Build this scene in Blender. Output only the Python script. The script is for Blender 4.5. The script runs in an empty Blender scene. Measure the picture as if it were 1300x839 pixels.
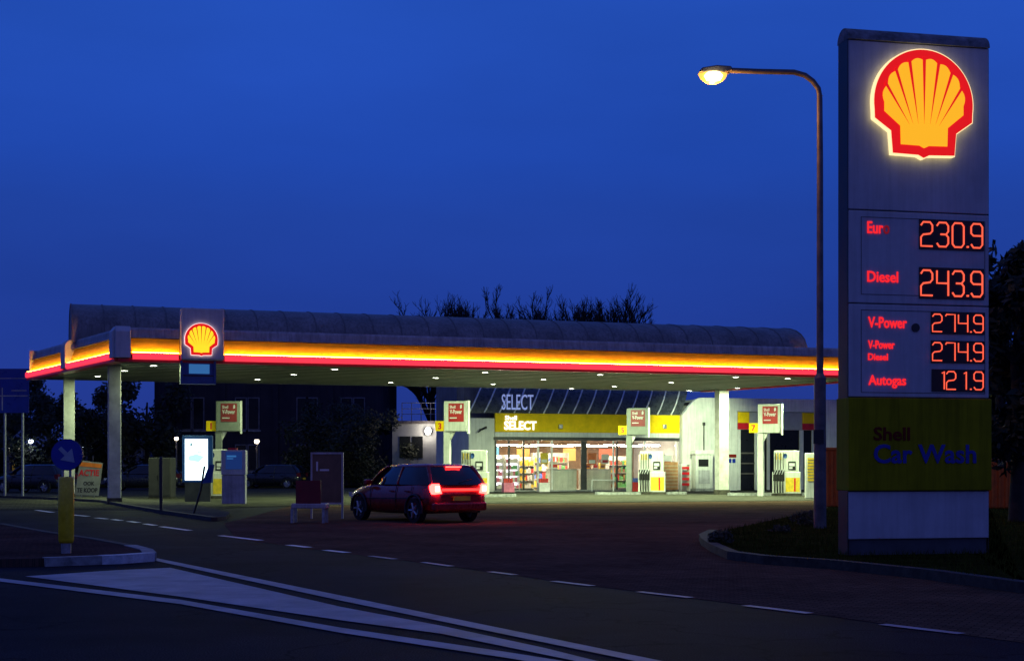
import bpy, bmesh, math, random
from mathutils import Vector, Matrix
random.seed(7)
R = math.radians
SC = bpy.context.scene
COL = SC.collection

# ------------------------------------------------------------------ camera
F, CX, HY, CH = 1805.6, 650.0, 590.0, 1.45        # focal length in photo pixels, centre, horizon row, eye height
cd = bpy.data.cameras.new('camera'); cam = bpy.data.objects.new('camera', cd); COL.objects.link(cam)
cd.lens = 50.0; cd.sensor_width = 36.0
cd.shift_y = (HY - 419.5) / 1300.0
cd.clip_start = 0.1; cd.clip_end = 3000
cam.location = (0, 0, CH); cam.rotation_euler = (R(90), 0, 0)
SC.camera = cam

# ------------------------------------------------------------------ dusk sky
W = bpy.data.worlds.new('World'); SC.world = W; W.use_nodes = True
nt = W.node_tree; N = nt.nodes; L = nt.links
bg = N['Background']
tc = N.new('ShaderNodeTexCoord'); sep = N.new('ShaderNodeSeparateXYZ')
L.new(tc.outputs['Generated'], sep.inputs[0])
def ramp(nodes, stops):
    r = nodes.new('ShaderNodeValToRGB')
    el = r.color_ramp.elements
    while len(el) < len(stops): el.new(0.5)
    for e, (p, c) in zip(el, stops): e.position = p; e.color = (*c, 1)
    return r
front = ramp(N, [(0.0, (.0170, .034, .230)), (.115, (.0140, .047, .315)), (.17, (.0142, .055, .355)), (.21, (.0144, .066, .430)), (.31, (.0168, .079, .480)), (1.0, (.030, .055, .260))])
back = ramp(N, [(0.0, (.046, .060, .250)), (.35, (.042, .060, .290)), (1.0, (.030, .055, .260))])
L.new(sep.outputs['Z'], front.inputs[0]); L.new(sep.outputs['Z'], back.inputs[0])
mr = N.new('ShaderNodeMapRange'); mr.inputs[1].default_value = -0.3; mr.inputs[2].default_value = 0.75
L.new(sep.outputs['Y'], mr.inputs[0])
mx = N.new('ShaderNodeMix'); mx.data_type = 'RGBA'
L.new(mr.outputs[0], mx.inputs[0]); L.new(back.outputs[0], mx.inputs[6]); L.new(front.outputs[0], mx.inputs[7])
nz = N.new('ShaderNodeTexNoise'); nz.inputs['Scale'].default_value = 3.0; nz.inputs['Detail'].default_value = 5
mp = N.new('ShaderNodeMapping'); mp.inputs['Scale'].default_value = (1, 1, 3.5)
L.new(tc.outputs['Generated'], mp.inputs[0]); L.new(mp.outputs[0], nz.inputs['Vector'])
mr2 = N.new('ShaderNodeMapRange'); mr2.inputs[1].default_value = .3; mr2.inputs[2].default_value = .7; mr2.inputs[3].default_value = .90; mr2.inputs[4].default_value = 1.07
L.new(nz.outputs[0], mr2.inputs[0])
L.new(mx.outputs[2], bg.inputs[0]); L.new(mr2.outputs[0], bg.inputs[1])

SC.view_settings.view_transform = 'Standard'; SC.view_settings.look = 'None'
SC.view_settings.exposure = 0.0; SC.view_settings.gamma = 1.0
SC.render.engine = 'CYCLES'
cy = SC.cycles
cy.use_denoising = True; cy.max_bounces = 8; cy.diffuse_bounces = 3; cy.glossy_bounces = 3; cy.transparent_max_bounces = 12
cy.sample_clamp_indirect = 4.0; cy.caustics_reflective = False; cy.caustics_refractive = False

# ------------------------------------------------------------------ helpers
def tag(o, label=None, cat=None, group=None, kind=None):
    if label: o['label'] = label
    if cat: o['category'] = cat
    if group: o['group'] = group
    if kind: o['kind'] = kind
    return o
def empty(name, loc=(0, 0, 0), rz=0.0, label=None, cat=None, group=None):
    o = bpy.data.objects.new(name, None); COL.objects.link(o)
    o.location = loc; o.rotation_euler = (0, 0, rz); o.empty_display_size = .2
    return tag(o, label, cat, group)
def copy_tree(o, parent=None):
    c = o.copy(); COL.objects.link(c)
    if parent: c.parent = parent
    for ch in list(o.children): copy_tree(ch, c)
    return c

class Frame:
    "a spot on the ground with a heading: finds where the view through a photo pixel meets one of its planes"
    def __init__(s, ox, oy, ang):
        s.o = Vector((ox, oy)); s.a = ang
        s.u = Vector((math.cos(ang), math.sin(ang))); s.n = Vector((-math.sin(ang), math.cos(ang)))
    def hit(s, px, py, yl=0.0):
        k = Vector(((px - CX) / F, 1.0)); Y = (yl + s.n.dot(s.o)) / s.n.dot(k)
        P = k * Y
        return s.u.dot(P - s.o), CH + (HY - py) / F * Y
    def loc(s, X, Y):
        d = Vector((X, Y)) - s.o
        return s.u.dot(d), s.n.dot(d)
    def world(s, x, y):
        p = s.o + s.u * x + s.n * y
        return p.x, p.y
def at(px, py, Y): return (px - CX) * Y / F, Y, CH + (HY - py) * Y / F
def ground(px, py, z=0.0):
    Y = F * (CH - z) / (py - HY); return ((px - CX) * Y / F, Y)
def at_z(px, py, z):
    Y = F * (z - CH) / (HY - py); return ((px - CX) * Y / F, Y)

class MB:
    def __init__(s): s.v = []; s.f = []; s.smooth = set()
    def add(s, vs, fs, smooth=False):
        b = len(s.v); s.v += [tuple(v) for v in vs]
        for f in fs:
            if smooth: s.smooth.add(len(s.f))
            s.f.append([b + i for i in f])
        return s
    def box(s, x0, x1, y0, y1, z0, z1):
        vs = [(x0,y0,z0),(x1,y0,z0),(x1,y1,z0),(x0,y1,z0),(x0,y0,z1),(x1,y0,z1),(x1,y1,z1),(x0,y1,z1)]
        return s.add(vs, [(0,3,2,1),(4,5,6,7),(0,1,5,4),(1,2,6,5),(2,3,7,6),(3,0,4,7)])
    def tube(s, pts, r, n=10, caps=True, r1=None):
        pts = [Vector(p) for p in pts]; rings = []; m = len(pts)
        prev = None
        for i, p in enumerate(pts):
            d = (pts[min(i+1, m-1)] - pts[max(i-1, 0)]).normalized()
            if prev is None:
                a = Vector((0, 0, 1)) if abs(d.z) < .9 else Vector((1, 0, 0))
                e1 = d.cross(a).normalized()
            else:
                e1 = (prev - d * prev.dot(d)).normalized()
            prev = e1; e2 = d.cross(e1)
            rr = r if r1 is None else r + (r1 - r) * i / (m - 1)
            rings.append([p + (e1 * math.cos(2*math.pi*k/n) + e2 * math.sin(2*math.pi*k/n)) * rr for k in range(n)])
        vs = [v for rg in rings for v in rg]; fs = []
        for i in range(m - 1):
            for k in range(n):
                a, b = i*n + k, i*n + (k+1) % n
                fs.append((a, b, b + n, a + n))
        s.add(vs, fs, True)
        if caps:
            s.add(rings[0], [tuple(range(n))[::-1]]); s.add(rings[-1], [tuple(range(n))])
        return s
    def cyl(s, x, y, z0, z1, r, n=16, r1=None): return s.tube([(x, y, z0), (x, y, z1)], r, n, True, r1)
    def lathe(s, prof, n=20, c=(0, 0, 0)):
        vs = []; fs = []
        for (r, z) in prof:
            for k in range(n):
                a = 2*math.pi*k/n; vs.append((c[0] + r*math.cos(a), c[1] + r*math.sin(a), c[2] + z))
        for i in range(len(prof) - 1):
            for k in range(n):
                a, b = i*n + k, i*n + (k+1) % n
                fs.append((a, b, b + n, a + n))
        return s.add(vs, fs, True)
    def prism_xz(s, pts, y0, y1):
        "outline in x,z (counter-clockwise seen from -y) with thickness in y"
        n = len(pts)
        vs = [(x, y0, z) for x, z in pts] + [(x, y1, z) for x, z in pts]
        fs = [tuple(range(n)), tuple(range(2*n - 1, n - 1, -1))] + [(i, i + n, (i+1) % n + n, (i+1) % n) for i in range(n)]
        return s.add(vs, fs)
    def prism_xy(s, pts, z0, z1):
        n = len(pts)
        vs = [(x, y, z0) for x, y in pts] + [(x, y, z1) for x, y in pts]
        fs = [tuple(range(n))[::-1], tuple(range(n, 2*n))] + [(i, (i+1) % n, (i+1) % n + n, i + n) for i in range(n)]
        return s.add(vs, fs)
    def run(s, P, Q, prof, out):
        "profile (outward, z) pulled from P to Q in plan"
        P = Vector(P); Q = Vector(Q); o = Vector(out); n = len(prof)
        vs = [((P + o*a).x, (P + o*a).y, z) for a, z in prof] + [((Q + o*a).x, (Q + o*a).y, z) for a, z in prof]
        fs = [(i, (i+1) % n, (i+1) % n + n, i + n) for i in range(n)] + [tuple(range(n))[::-1], tuple(range(n, 2*n))]
        return s.add(vs, fs)
    def sheet(s, pts, z):
        n = len(pts); return s.add([(x, y, z) for x, y in pts], [tuple(range(n))])
    def build(s, name, mat, parent=None, loc=(0, 0, 0), rz=0.0, bevel=0.0, fix=True):
        me = bpy.data.meshes.new(name); me.from_pydata(s.v, [], s.f)
        for i in s.smooth: me.polygons[i].use_smooth = True
        if fix:
            bm = bmesh.new(); bm.from_mesh(me); bmesh.ops.recalc_face_normals(bm, faces=bm.faces); bm.to_mesh(me); bm.free()
        me.update()
        o = bpy.data.objects.new(name, me); COL.objects.link(o)
        me.materials.append(mat)
        o.location = loc; o.rotation_euler = (0, 0, rz)
        if parent: o.parent = parent
        if bevel:
            b = o.modifiers.new('bevel', 'BEVEL'); b.width = bevel; b.segments = 2; b.limit_method = 'ANGLE'
        return o
    def text(s, string, x0, z0, width=None, height=None, y=0.0, depth=.01, bold=.012, shear=0.0, space=1.0, align='L'):
        "lettering standing in the x,z plane, readable from -y; its front face at y - depth"
        cu = bpy.data.curves.new('lettering', 'FONT'); cu.body = string; cu.offset = bold; cu.shear = shear; cu.space_character = space
        cu.resolution_u = 3; cu.space_line = .95
        ob = bpy.data.objects.new('lettering', cu); COL.objects.link(ob)
        dg = bpy.context.evaluated_depsgraph_get(); dg.update()
        ev = ob.evaluated_get(dg); m = ev.to_mesh()
        vs = [v.co.copy() for v in m.vertices]; fs = [tuple(p.vertices) for p in m.polygons]
        ev.to_mesh_clear(); bpy.data.objects.remove(ob); bpy.data.curves.remove(cu)
        lx, hx = min(v.x for v in vs), max(v.x for v in vs); lz, hz = min(v.y for v in vs), max(v.y for v in vs)
        sz = height / (hz - lz) if height else width / (hx - lx)
        sx = width / (hx - lx) if width else sz
        if align == 'C': x0 = x0 - (hx - lx) * sx / 2
        pts = [(x0 + (v.x - lx) * sx, z0 + (v.y - lz) * sz) for v in vs]
        n = len(pts)
        edge = {}
        for f in fs:
            for a, b in zip(f, f[1:] + f[:1]): edge[(a, b)] = edge.get((a, b), 0) + 1
        side = [(a, b) for (a, b) in edge if (b, a) not in edge]
        V = [(x, y - depth, z) for x, z in pts] + [(x, y, z) for x, z in pts]
        FF = fs + [(b, a, a + n, b + n) for a, b in side]
        return s.add(V, FF)

# ------------------------------------------------------------------ materials
def mat(name, col, rough=.6, metal=0.0, var=.12, vscale=3.0, bump=0.0, bscale=40.0, spec=.5, dirt=None, coat=0.0, streak=0.0):
    m = bpy.data.materials.new(name); m.use_nodes = True
    t = m.node_tree; n = t.nodes; b = n['Principled BSDF']
    b.inputs['Roughness'].default_value = rough; b.inputs['Metallic'].default_value = metal
    b.inputs['Specular IOR Level'].default_value = spec
    if coat: b.inputs['Coat Weight'].default_value = coat; b.inputs['Coat Roughness'].default_value = .06
    c = n.new('ShaderNodeTexCoord')
    ns = n.new('ShaderNodeTexNoise'); ns.inputs['Scale'].default_value = vscale; ns.inputs['Detail'].default_value = 7; ns.inputs['Roughness'].default_value = .65
    t.links.new(c.outputs['Object'], ns.inputs['Vector'])
    lo = [max(0, x * (1 - 2*var)) for x in col]; hi = [min(1, x * (1 + 2*var)) for x in col]
    if dirt: lo = dirt
    r = ramp(n, [(.32, lo), (.68, hi)])
    t.links.new(ns.outputs[0], r.inputs[0]); t.links.new(r.outputs[0], b.inputs['Base Color'])
    if streak:
        mpn = n.new('ShaderNodeMapping'); mpn.inputs['Scale'].default_value = (9, 9, .55)
        n3 = n.new('ShaderNodeTexNoise'); n3.inputs['Scale'].default_value = 1.0; n3.inputs['Detail'].default_value = 8; n3.inputs['Roughness'].default_value = .7
        t.links.new(c.outputs['Object'], mpn.inputs[0]); t.links.new(mpn.outputs[0], n3.inputs['Vector'])
        r3 = ramp(n, [(.36, (1 - streak,)*3), (.56, (1, 1, 1))]); t.links.new(n3.outputs[0], r3.inputs[0])
        m4 = n.new('ShaderNodeMix'); m4.data_type = 'RGBA'; m4.blend_type = 'MULTIPLY'; m4.inputs[0].default_value = 1
        t.links.new(r.outputs[0], m4.inputs[6]); t.links.new(r3.outputs[0], m4.inputs[7]); t.links.new(m4.outputs[2], b.inputs['Base Color'])
    rr = n.new('ShaderNodeMapRange'); rr.inputs[3].default_value = max(.02, rough - .12); rr.inputs[4].default_value = min(1, rough + .12)
    t.links.new(ns.outputs[0], rr.inputs[0]); t.links.new(rr.outputs[0], b.inputs['Roughness'])
    if bump:
        n2 = n.new('ShaderNodeTexNoise'); n2.inputs['Scale'].default_value = bscale; n2.inputs['Detail'].default_value = 6
        t.links.new(c.outputs['Object'], n2.inputs['Vector'])
        bp = n.new('ShaderNodeBump'); bp.inputs['Strength'].default_value = bump; bp.inputs['Distance'].default_value = .02
        t.links.new(n2.outputs[0], bp.inputs['Height']); t.links.new(bp.outputs[0], b.inputs['Normal'])
    return m
def lamp_mat(name, col, strength):
    m = bpy.data.materials.new(name); m.use_nodes = True
    t = m.node_tree; b = t.nodes['Principled BSDF']
    b.inputs['Base Color'].default_value = (*[min(.8, c*.6) for c in col], 1); b.inputs['Roughness'].default_value = .4
    b.inputs['Emission Color'].default_value = (*col, 1); b.inputs['Emission Strength'].default_value = strength
    return m
def glass_mat(name, tint=(1, 1, 1), refl=.12):
    m = bpy.data.materials.new(name); m.use_nodes = True
    t = m.node_tree; n = t.nodes; n.remove(n['Principled BSDF'])
    tr = n.new('ShaderNodeBsdfTransparent'); tr.inputs[0].default_value = (*tint, 1)
    gl = n.new('ShaderNodeBsdfGlossy'); gl.inputs['Roughness'].default_value = .03
    ms = n.new('ShaderNodeMixShader'); fr = n.new('ShaderNodeFresnel'); fr.inputs[0].default_value = 1.5
    t.links.new(fr.outputs[0], ms.inputs[0]); t.links.new(tr.outputs[0], ms.inputs[1]); t.links.new(gl.outputs[0], ms.inputs[2])
    t.links.new(ms.outputs[0], n['Material Output'].inputs[0])
    return m
def brick_mat(name, a, b_, mortar, scale, rough=.7, bump=.4, w=.5, h=.25):
    m = mat(name, a, rough, spec=0); t = m.node_tree; n = t.nodes; p = n['Principled BSDF']
    c = n['Texture Coordinate'] if 'Texture Coordinate' in n else [x for x in n if x.type == 'TEX_COORD'][0]
    br = n.new('ShaderNodeTexBrick'); br.inputs['Scale'].default_value = scale
    br.inputs['Color1'].default_value = (*a, 1); br.inputs['Color2'].default_value = (*b_, 1); br.inputs['Mortar'].default_value = (*mortar, 1)
    br.inputs['Mortar Size'].default_value = .02; br.inputs['Brick Width'].default_value = w; br.inputs['Row Height'].default_value = h
    mpn = n.new('ShaderNodeMapping'); mpn.inputs['Rotation'].default_value = (0, 0, R(27))
    t.links.new(c.outputs['Object'], mpn.inputs[0]); t.links.new(mpn.outputs[0], br.inputs['Vector'])
    ns = n.new('ShaderNodeTexNoise'); ns.inputs['Scale'].default_value = .6; ns.inputs['Detail'].default_value = 8
    t.links.new(c.outputs['Object'], ns.inputs['Vector'])
    mm = n.new('ShaderNodeMix'); mm.data_type = 'RGBA'; mm.blend_type = 'MULTIPLY'; mm.inputs[0].default_value = .7
    rp = ramp(n, [(.3, (.55, .55, .55)), (.7, (1.25, 1.2, 1.15))])
    t.links.new(ns.outputs[0], rp.inputs[0])
    t.links.new(br.outputs['Color'], mm.inputs[6]); t.links.new(rp.outputs[0], mm.inputs[7]); t.links.new(mm.outputs[2], p.inputs['Base Color'])
    bp = n.new('ShaderNodeBump'); bp.inputs['Strength'].default_value = bump; bp.inputs['Distance'].default_value = .01; bp.invert = True
    t.links.new(br.outputs['Fac'], bp.inputs['Height']); t.links.new(bp.outputs[0], p.inputs['Normal'])
    return m
def asphalt_mat(name, col):
    m = mat(name, col, .78, var=.3, vscale=.35, bump=.35, bscale=55.0, spec=.035)
    t = m.node_tree; n = t.nodes; p = n['Principled BSDF']
    c = [x for x in n if x.type == 'TEX_COORD'][0]
    sp = n.new('ShaderNodeTexNoise'); sp.inputs['Scale'].default_value = 70; sp.inputs['Detail'].default_value = 3
    t.links.new(c.outputs['Object'], sp.inputs['Vector'])
    rp = ramp(n, [(.36, (.35, .35, .35)), (.64, (1.9, 1.9, 1.9))]); t.links.new(sp.outputs[0], rp.inputs[0])
    vo = n.new('ShaderNodeTexVoronoi'); vo.feature = 'DISTANCE_TO_EDGE'; vo.inputs['Scale'].default_value = .33
    wp_ = n.new('ShaderNodeTexNoise'); wp_.inputs['Scale'].default_value = 1.6; wp_.inputs['Detail'].default_value = 6
    ad = n.new('ShaderNodeVectorMath'); ad.operation = 'ADD'; sc_ = n.new('ShaderNodeVectorMath'); sc_.operation = 'SCALE'; sc_.inputs['Scale'].default_value = 1.3
    t.links.new(c.outputs['Object'], wp_.inputs['Vector']); t.links.new(wp_.outputs['Color'], sc_.inputs[0]); t.links.new(sc_.outputs[0], ad.inputs[0]); t.links.new(c.outputs['Object'], ad.inputs[1]); t.links.new(ad.outputs[0], vo.inputs['Vector'])
    ck = ramp(n, [(.0, (.35, .35, .35)), (.014, (1, 1, 1))]); t.links.new(vo.outputs['Distance'], ck.inputs[0])
    m3 = n.new('ShaderNodeMix'); m3.data_type = 'RGBA'; m3.blend_type = 'MULTIPLY'; m3.inputs[0].default_value = 1
    t.links.new(rp.outputs[0], m3.inputs[6]); t.links.new(ck.outputs[0], m3.inputs[7])
    mm = n.new('ShaderNodeMix'); mm.data_type = 'RGBA'; mm.blend_type = 'MULTIPLY'; mm.inputs[0].default_value = 1
    old = p.inputs['Base Color'].links[0].from_socket
    t.links.new(old, mm.inputs[6]); t.links.new(m3.outputs[2], mm.inputs[7]); t.links.new(mm.outputs[2], p.inputs['Base Color'])
    return m

M = {}
M['asphalt'] = asphalt_mat('asphalt', (.0205, .0205, .0245))
M['pavement'] = brick_mat('pavement_slab', (.10, .10, .085), (.13, .13, .11), (.05, .05, .045), 2.0, .8)
M['driveway'] = brick_mat('clinker', (.125, .080, .052), (.185, .120, .078), (.05, .036, .028), 3.2)
M['forecourt'] = brick_mat('concrete_paver', (.075, .075, .060), (.10, .10, .080), (.035, .035, .030), 2.2, .75)
M['verge'] = mat('soil_verge', (.030, .032, .008), .98, var=.35, vscale=2, bump=.6, bscale=14, spec=0)
M['paint'] = mat('road_paint_lit', (.84, .84, .84), .5, var=.1, vscale=5, bump=.2, bscale=60, dirt=(.60, .60, .60))
M['paint_worn'] = mat('worn_road_paint', (.40, .385, .38), .6, var=.2, vscale=1.6, bump=.25, bscale=70, dirt=(.26, .25, .25))
M['kerb'] = mat('kerb_concrete', (.30, .31, .30), .85, var=.25, vscale=6, bump=.4)
M['kerb_dark'] = mat('kerb_dark', (.055, .050, .036), .85, var=.3, vscale=5, bump=.4)
M['kerb_white'] = mat('kerb_white', (.62, .66, .66), .7, var=.15, vscale=8)
M['island_brick'] = brick_mat('island_brick', (.085, .055, .046), (.12, .078, .064), (.05, .045, .04), 4.0)
M['grass'] = mat('grass_blade', (.055, .065, .010), .95, var=.4, vscale=1.2, spec=0)
M['white_panel'] = mat('white_panel', (.60, .61, .64), .42, var=.06, vscale=1.6, streak=.13)
M['grey_panel'] = mat('grey_fascia', (.48, .48, .49), .5, var=.12, vscale=2.2, streak=.35)
M['roof_sheet'] = mat('roof_sheet', (.27, .262, .255), .6, var=.12, vscale=.8, dirt=(.17, .165, .155), streak=.4)
M['roof_rib'] = mat('roof_rib_grey', (.15, .15, .15), .6)
M['dark_frame'] = mat('dark_frame', (.035, .037, .042), .45, var=.2)
M['black'] = mat('black_plastic', (.012, .012, .013), .4, var=.2)
M['rubber'] = mat('tyre_rubber', (.014, .014, .015), .85, var=.2)
M['steel'] = mat('galvanised_steel', (.40, .41, .42), .4, .8, var=.15, vscale=12)
M['column'] = mat('column_white', (.58, .58, .53), .45, var=.10, vscale=2.5, dirt=(.42, .42, .37))
M['soffit'] = mat('soffit', (.26, .27, .24), .6, var=.1, vscale=2)
M['yellow_fascia'] = mat('fascia_translucent', (.78, .44, .035), .7, var=.05, spec=.05)
M['lip_red'] = mat('lip_red', (.62, .015, .02), .35, var=.1)
M['yellow_paint'] = mat('yellow_paint', (.72, .50, .025), .45, var=.12, vscale=4)
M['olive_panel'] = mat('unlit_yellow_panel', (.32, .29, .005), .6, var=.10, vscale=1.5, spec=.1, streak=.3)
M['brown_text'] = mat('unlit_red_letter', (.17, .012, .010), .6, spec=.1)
M['blue_text'] = mat('unlit_blue_letter', (.012, .035, .40), .5)
M['sign_yellow'] = mat('sign_yellow', (.90, .60, .008), .5, var=.06, spec=.1)
M['wall_white'] = mat('render_white', (.70, .71, .66), .8, var=.06, vscale=1.5, bump=.1, streak=.18)
M['wall_grey'] = mat('render_grey', (.36, .38, .40), .8, var=.08, vscale=1.5)
M['navy_brick'] = brick_mat('dark_facade', (.040, .042, .060), (.055, .052, .065), (.05, .05, .06), 3.0, .8)
M['shed_wall'] = mat('shed_wall', (.17, .17, .19), .8, var=.2)
M['roof_tile'] = mat('roof_tile', (.11, .10, .11), .7, var=.25, vscale=6, bump=.5, bscale=20)
M['win_dark'] = mat('window_dark', (.01, .011, .014), .3, var=.1, spec=.3)
M['sign_shell_shaded'] = mat('sign_shell_shade_grey', (.16, .18, .16), .5, var=.1)
M['roof_glass'] = mat('roof_glass_dark', (.055, .062, .062), .28, var=.15, spec=.5)
M['glass'] = glass_mat('shop_glass')
M['rib'] = mat('rib_white', (.78, .79, .76), .5)
M['orange'] = mat('orange_plastic', (.70, .17, .015), .5, var=.12)
M['blue_sign'] = mat('blue_sign', (.01, .035, .36), .3, var=.08)
M['blue_frame'] = mat('blue_frame', (.015, .07, .28), .4, var=.1)
M['sign_white'] = mat('sign_white', (.72, .72, .72), .4, var=.05)
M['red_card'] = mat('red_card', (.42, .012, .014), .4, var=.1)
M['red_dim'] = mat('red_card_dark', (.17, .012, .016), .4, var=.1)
M['bark'] = mat('bark', (.030, .025, .022), .9, var=.3, vscale=4, bump=.5, bscale=15)
M['leaf'] = mat('leaf_dark', (.022, .032, .014), .7, var=.5, vscale=.8)
M['leaf_b'] = mat('leaf_mid', (.032, .040, .016), .7, var=.5, vscale=.8)
M['car_dark'] = mat('car_paint_dark', (.02, .023, .035), .28, .4, var=.1, coat=.6)
M['added_car_red'] = mat('added_car_paint_red', (.30, .010, .012), .28, .25, var=.1, coat=.7)
M['car_blue'] = mat('car_paint_blue', (.03, .04, .12), .28, .4, var=.1, coat=.6)
M['car_glass'] = mat('car_glass', (.01, .011, .013), .06, var=.1, spec=.8)
M['chrome'] = mat('wheel_alloy', (.45, .46, .48), .3, .9, var=.1)
M['pump_white'] = mat('pump_white', (.66, .67, .62), .4, var=.06, streak=.2)
M['grey_box'] = mat('grey_cabinet', (.040, .038, .037), .6, var=.15)
M['lamp_pole'] = mat('lamp_pole', (.16, .15, .15), .5, .3, var=.2, vscale=3)
M['fascia_glow'] = lamp_mat('amber_tube_light', (1.0, .50, .035), 62)
M['bar_red'] = lamp_mat('red_bar_light', (1.0, .047, .085), .98)
M['emblem_red'] = lamp_mat('emblem_red_light', (.80, .008, .006), .92)
M['emblem_yellow'] = lamp_mat('emblem_yellow_light', (1.0, .47, .012), .98)
M['emblem_yellow_b'] = lamp_mat('emblem_bright_yellow_light', (1.0, .78, .02), 1.0)
M['emblem_rim'] = lamp_mat('emblem_rim_light', (1.0, .80, .40), 1.15)
M['emblem_pink'] = lamp_mat('emblem_pink_light', (1.0, .72, .70), 1.5)
M['digit'] = lamp_mat('led_red', (1.0, .115, .055), 1.25)
M['led_text'] = lamp_mat('led_text_red', (1.0, .020, .024), 1.0)
M['led_dim'] = lamp_mat('led_text_dying', (1.0, .020, .024), .16)
M['display_black'] = mat('display_black', (.028, .010, .012), .35, var=.1)
M['downlight'] = lamp_mat('downlight_disc', (.95, 1.0, .80), 22.0)
M['sodium'] = lamp_mat('sodium_lens', (1.0, .47, .07), 1.75)
M['white_letter'] = lamp_mat('white_letter_light', (.94, .97, 1.0), 1.15)
M['ad_white'] = lamp_mat('lit_poster', (.74, .96, 1.0), 3.0)
M['ad_blue'] = lamp_mat('poster_blue', (.12, .42, .62), 1.0)
M['ad_dark'] = lamp_mat('poster_dark', (.10, .22, .25), 1.0)
M['screen_blue'] = lamp_mat('screen_blue', (.05, .22, .55), .55)
M['screen_blue_dim'] = lamp_mat('screen_blue_dim', (.02, .07, .30), .35)
M['lamp_white'] = lamp_mat('lamp_white', (1.0, .86, .66), 6.0)
M['lamp_cool'] = lamp_mat('lamp_cool', (.75, .85, 1.0), 14.0)
M['warm_window'] = lamp_mat('lit_window', (1.0, .55, .12), .45)
M['ceiling_tube'] = lamp_mat('shop_ceiling_light', (1.0, .84, .58), 95.0)
M['tail'] = lamp_mat('tail_lamp_red', (1.0, .022, .018), 26.0)
M['glow_strip'] = lamp_mat('glow_strip_red', (1.0, .022, .018), 5.0)
M['tail_core'] = lamp_mat('tail_lamp_core', (1.0, .35, .16), 14.0)
M['plate_yellow'] = mat('plate_yellow', (.70, .48, .03), .4)
M['fridge'] = lamp_mat('cooler_light', (.95, .90, 1.0), 3.2)

# ------------------------------------------------------------------ ground, road, markings
def G(*p): return [ground(x, y) for x, y in p]
mb = MB(); mb.sheet([(-900, -60), (900, -60), (900, 1800), (-900, 1800)], -.02)
tag(mb.build('ground', M['verge']), kind='structure')
mb = MB(); mb.sheet([(-90, -12), (60, -12), (60, 12), (22, 26), (26, 45), (30, 66), (30, 90), (-40, 90), (-140, 90), (-140, 40)], 0.0)
tag(mb.build('road', M['asphalt']), kind='structure')
# brick apron between the dashed line and the station
mb = MB(); mb.sheet(G((300, 684), (415, 699.5), (555, 716.5), (727, 740.5), (985, 772.5), (1180, 800), (1420, 832)) + [(14, 14.5), (15, 30), (17, 62), (-8, 53)] + G((318, 656), (284, 664)), .004)
tag(mb.build('driveway', M['driveway']), kind='structure')
CF = Frame(-13.85, 50.0, R(18.5))          # canopy
fc = [CF.world(*p) for p in ((-6, -2.2), (2.2, -5.2), (4.6, -2.6), (8.0, -1.5), (34, -1.0), (36, 34), (-8, 34))]
mb = MB(); mb.prism_xy(fc, -.01, .014)
tag(mb.build('forecourt', M['forecourt']), kind='structure')
# kerb at the front of the station plot, left of the entry
def strip(mb, pts, w, z0, z1):
    P = [Vector(p) for p in pts]; lft = []; rgt = []
    for i, p in enumerate(P):
        d = (P[min(i+1, len(P)-1)] - P[max(i-1, 0)]).normalized(); nn = Vector((-d.y, d.x))
        lft.append(p + nn*w/2); rgt.append(p - nn*w/2)
    for i in range(len(P) - 1):
        q = [rgt[i], rgt[i+1], lft[i+1], lft[i]]
        mb.prism_xy([(v.x, v.y) for v in q], z0, z1)
    return mb
kpts = G((-60, 630), (60, 634), (130, 638), (158, 643.5), (205, 651.5), (245, 657.5), (272, 661.5))
mb = MB(); strip(mb, kpts, .16, -.01, .11); tag(mb.build('kerb', M['kerb_dark']), kind='structure')
mb = MB(); mb.prism_xy(kpts + G((287, 660), (292, 654), (230, 640), (130, 633), (-60, 627)), -.01, .10)
tag(mb.build('pavement', M['pavement']), kind='structure')

def seg_line(mb, a, b, w, z=.006):
    a = Vector(ground(*a)); b = Vector(ground(*b)); d = (b - a).normalized(); n_ = Vector((-d.y, d.x)) * w/2
    mb.sheet([tuple(a - n_), tuple(b - n_), tuple(b + n_), tuple(a + n_)], z)
mb = MB()
for a, b in (((8, 642), (30, 645)), ((46, 647.5), (67, 650.5)), ((92, 653.5), (112, 655.5)), ((122, 657.4), (136, 658.8)), ((143, 659.4), (154, 660.8)), ((163, 661.8), (176, 663.4)), ((184, 665), (197, 667)),
             ((205, 668.5), (241, 673.5)), ((280, 680), (331, 686)), ((366, 692), (392, 695)), ((413, 698.5), (441, 701.7))):
    seg_line(mb, a, b, .16, .009)
tag(mb.build('lane_dashes', M['paint']), kind='structure')  # paler than the other dashes: lamp light on the left put into the paint
mb = MB()
for a, b in (((470, 706), (502, 710)), ((537, 714), (573, 719)), ((622, 726), (654, 730)), ((702, 738), (752, 744)), ((811, 751.5), (877, 759)), ((946, 769), (1028, 779)), ((1120, 793), (1221, 805))):
    seg_line(mb, a, b, .12, .009)
tag(mb.build('worn_lane_dashes', M['paint_worn']), kind='structure')
def band(mb, up, lo, z): mb.sheet(G(*up) + G(*lo)[::-1], z)
mb = MB()
band(mb, [(190, 707), (433, 756.5), (660, 803), (860, 844)], [(190, 710.5), (433, 763), (660, 810), (836, 846)], .009)
band(mb, [(-40, 731), (0, 734.5), (230, 762), (433, 797.5), (640, 828), (740, 844)], [(-40, 734.5), (0, 738.5), (230, 767.5), (433, 804), (640, 835.5), (705, 846)], .009)
tag(mb.build('edge_line', M['paint_worn']), kind='structure')
mb = MB()
seg_line(mb, (-20, 667), (24, 674.5), .12); seg_line(mb, (62, 682), (100, 687.5), .10); seg_line(mb, (112, 690), (162, 699), .10)
tag(mb.build('near_lane_line', M['paint_worn']), kind='structure')
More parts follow.
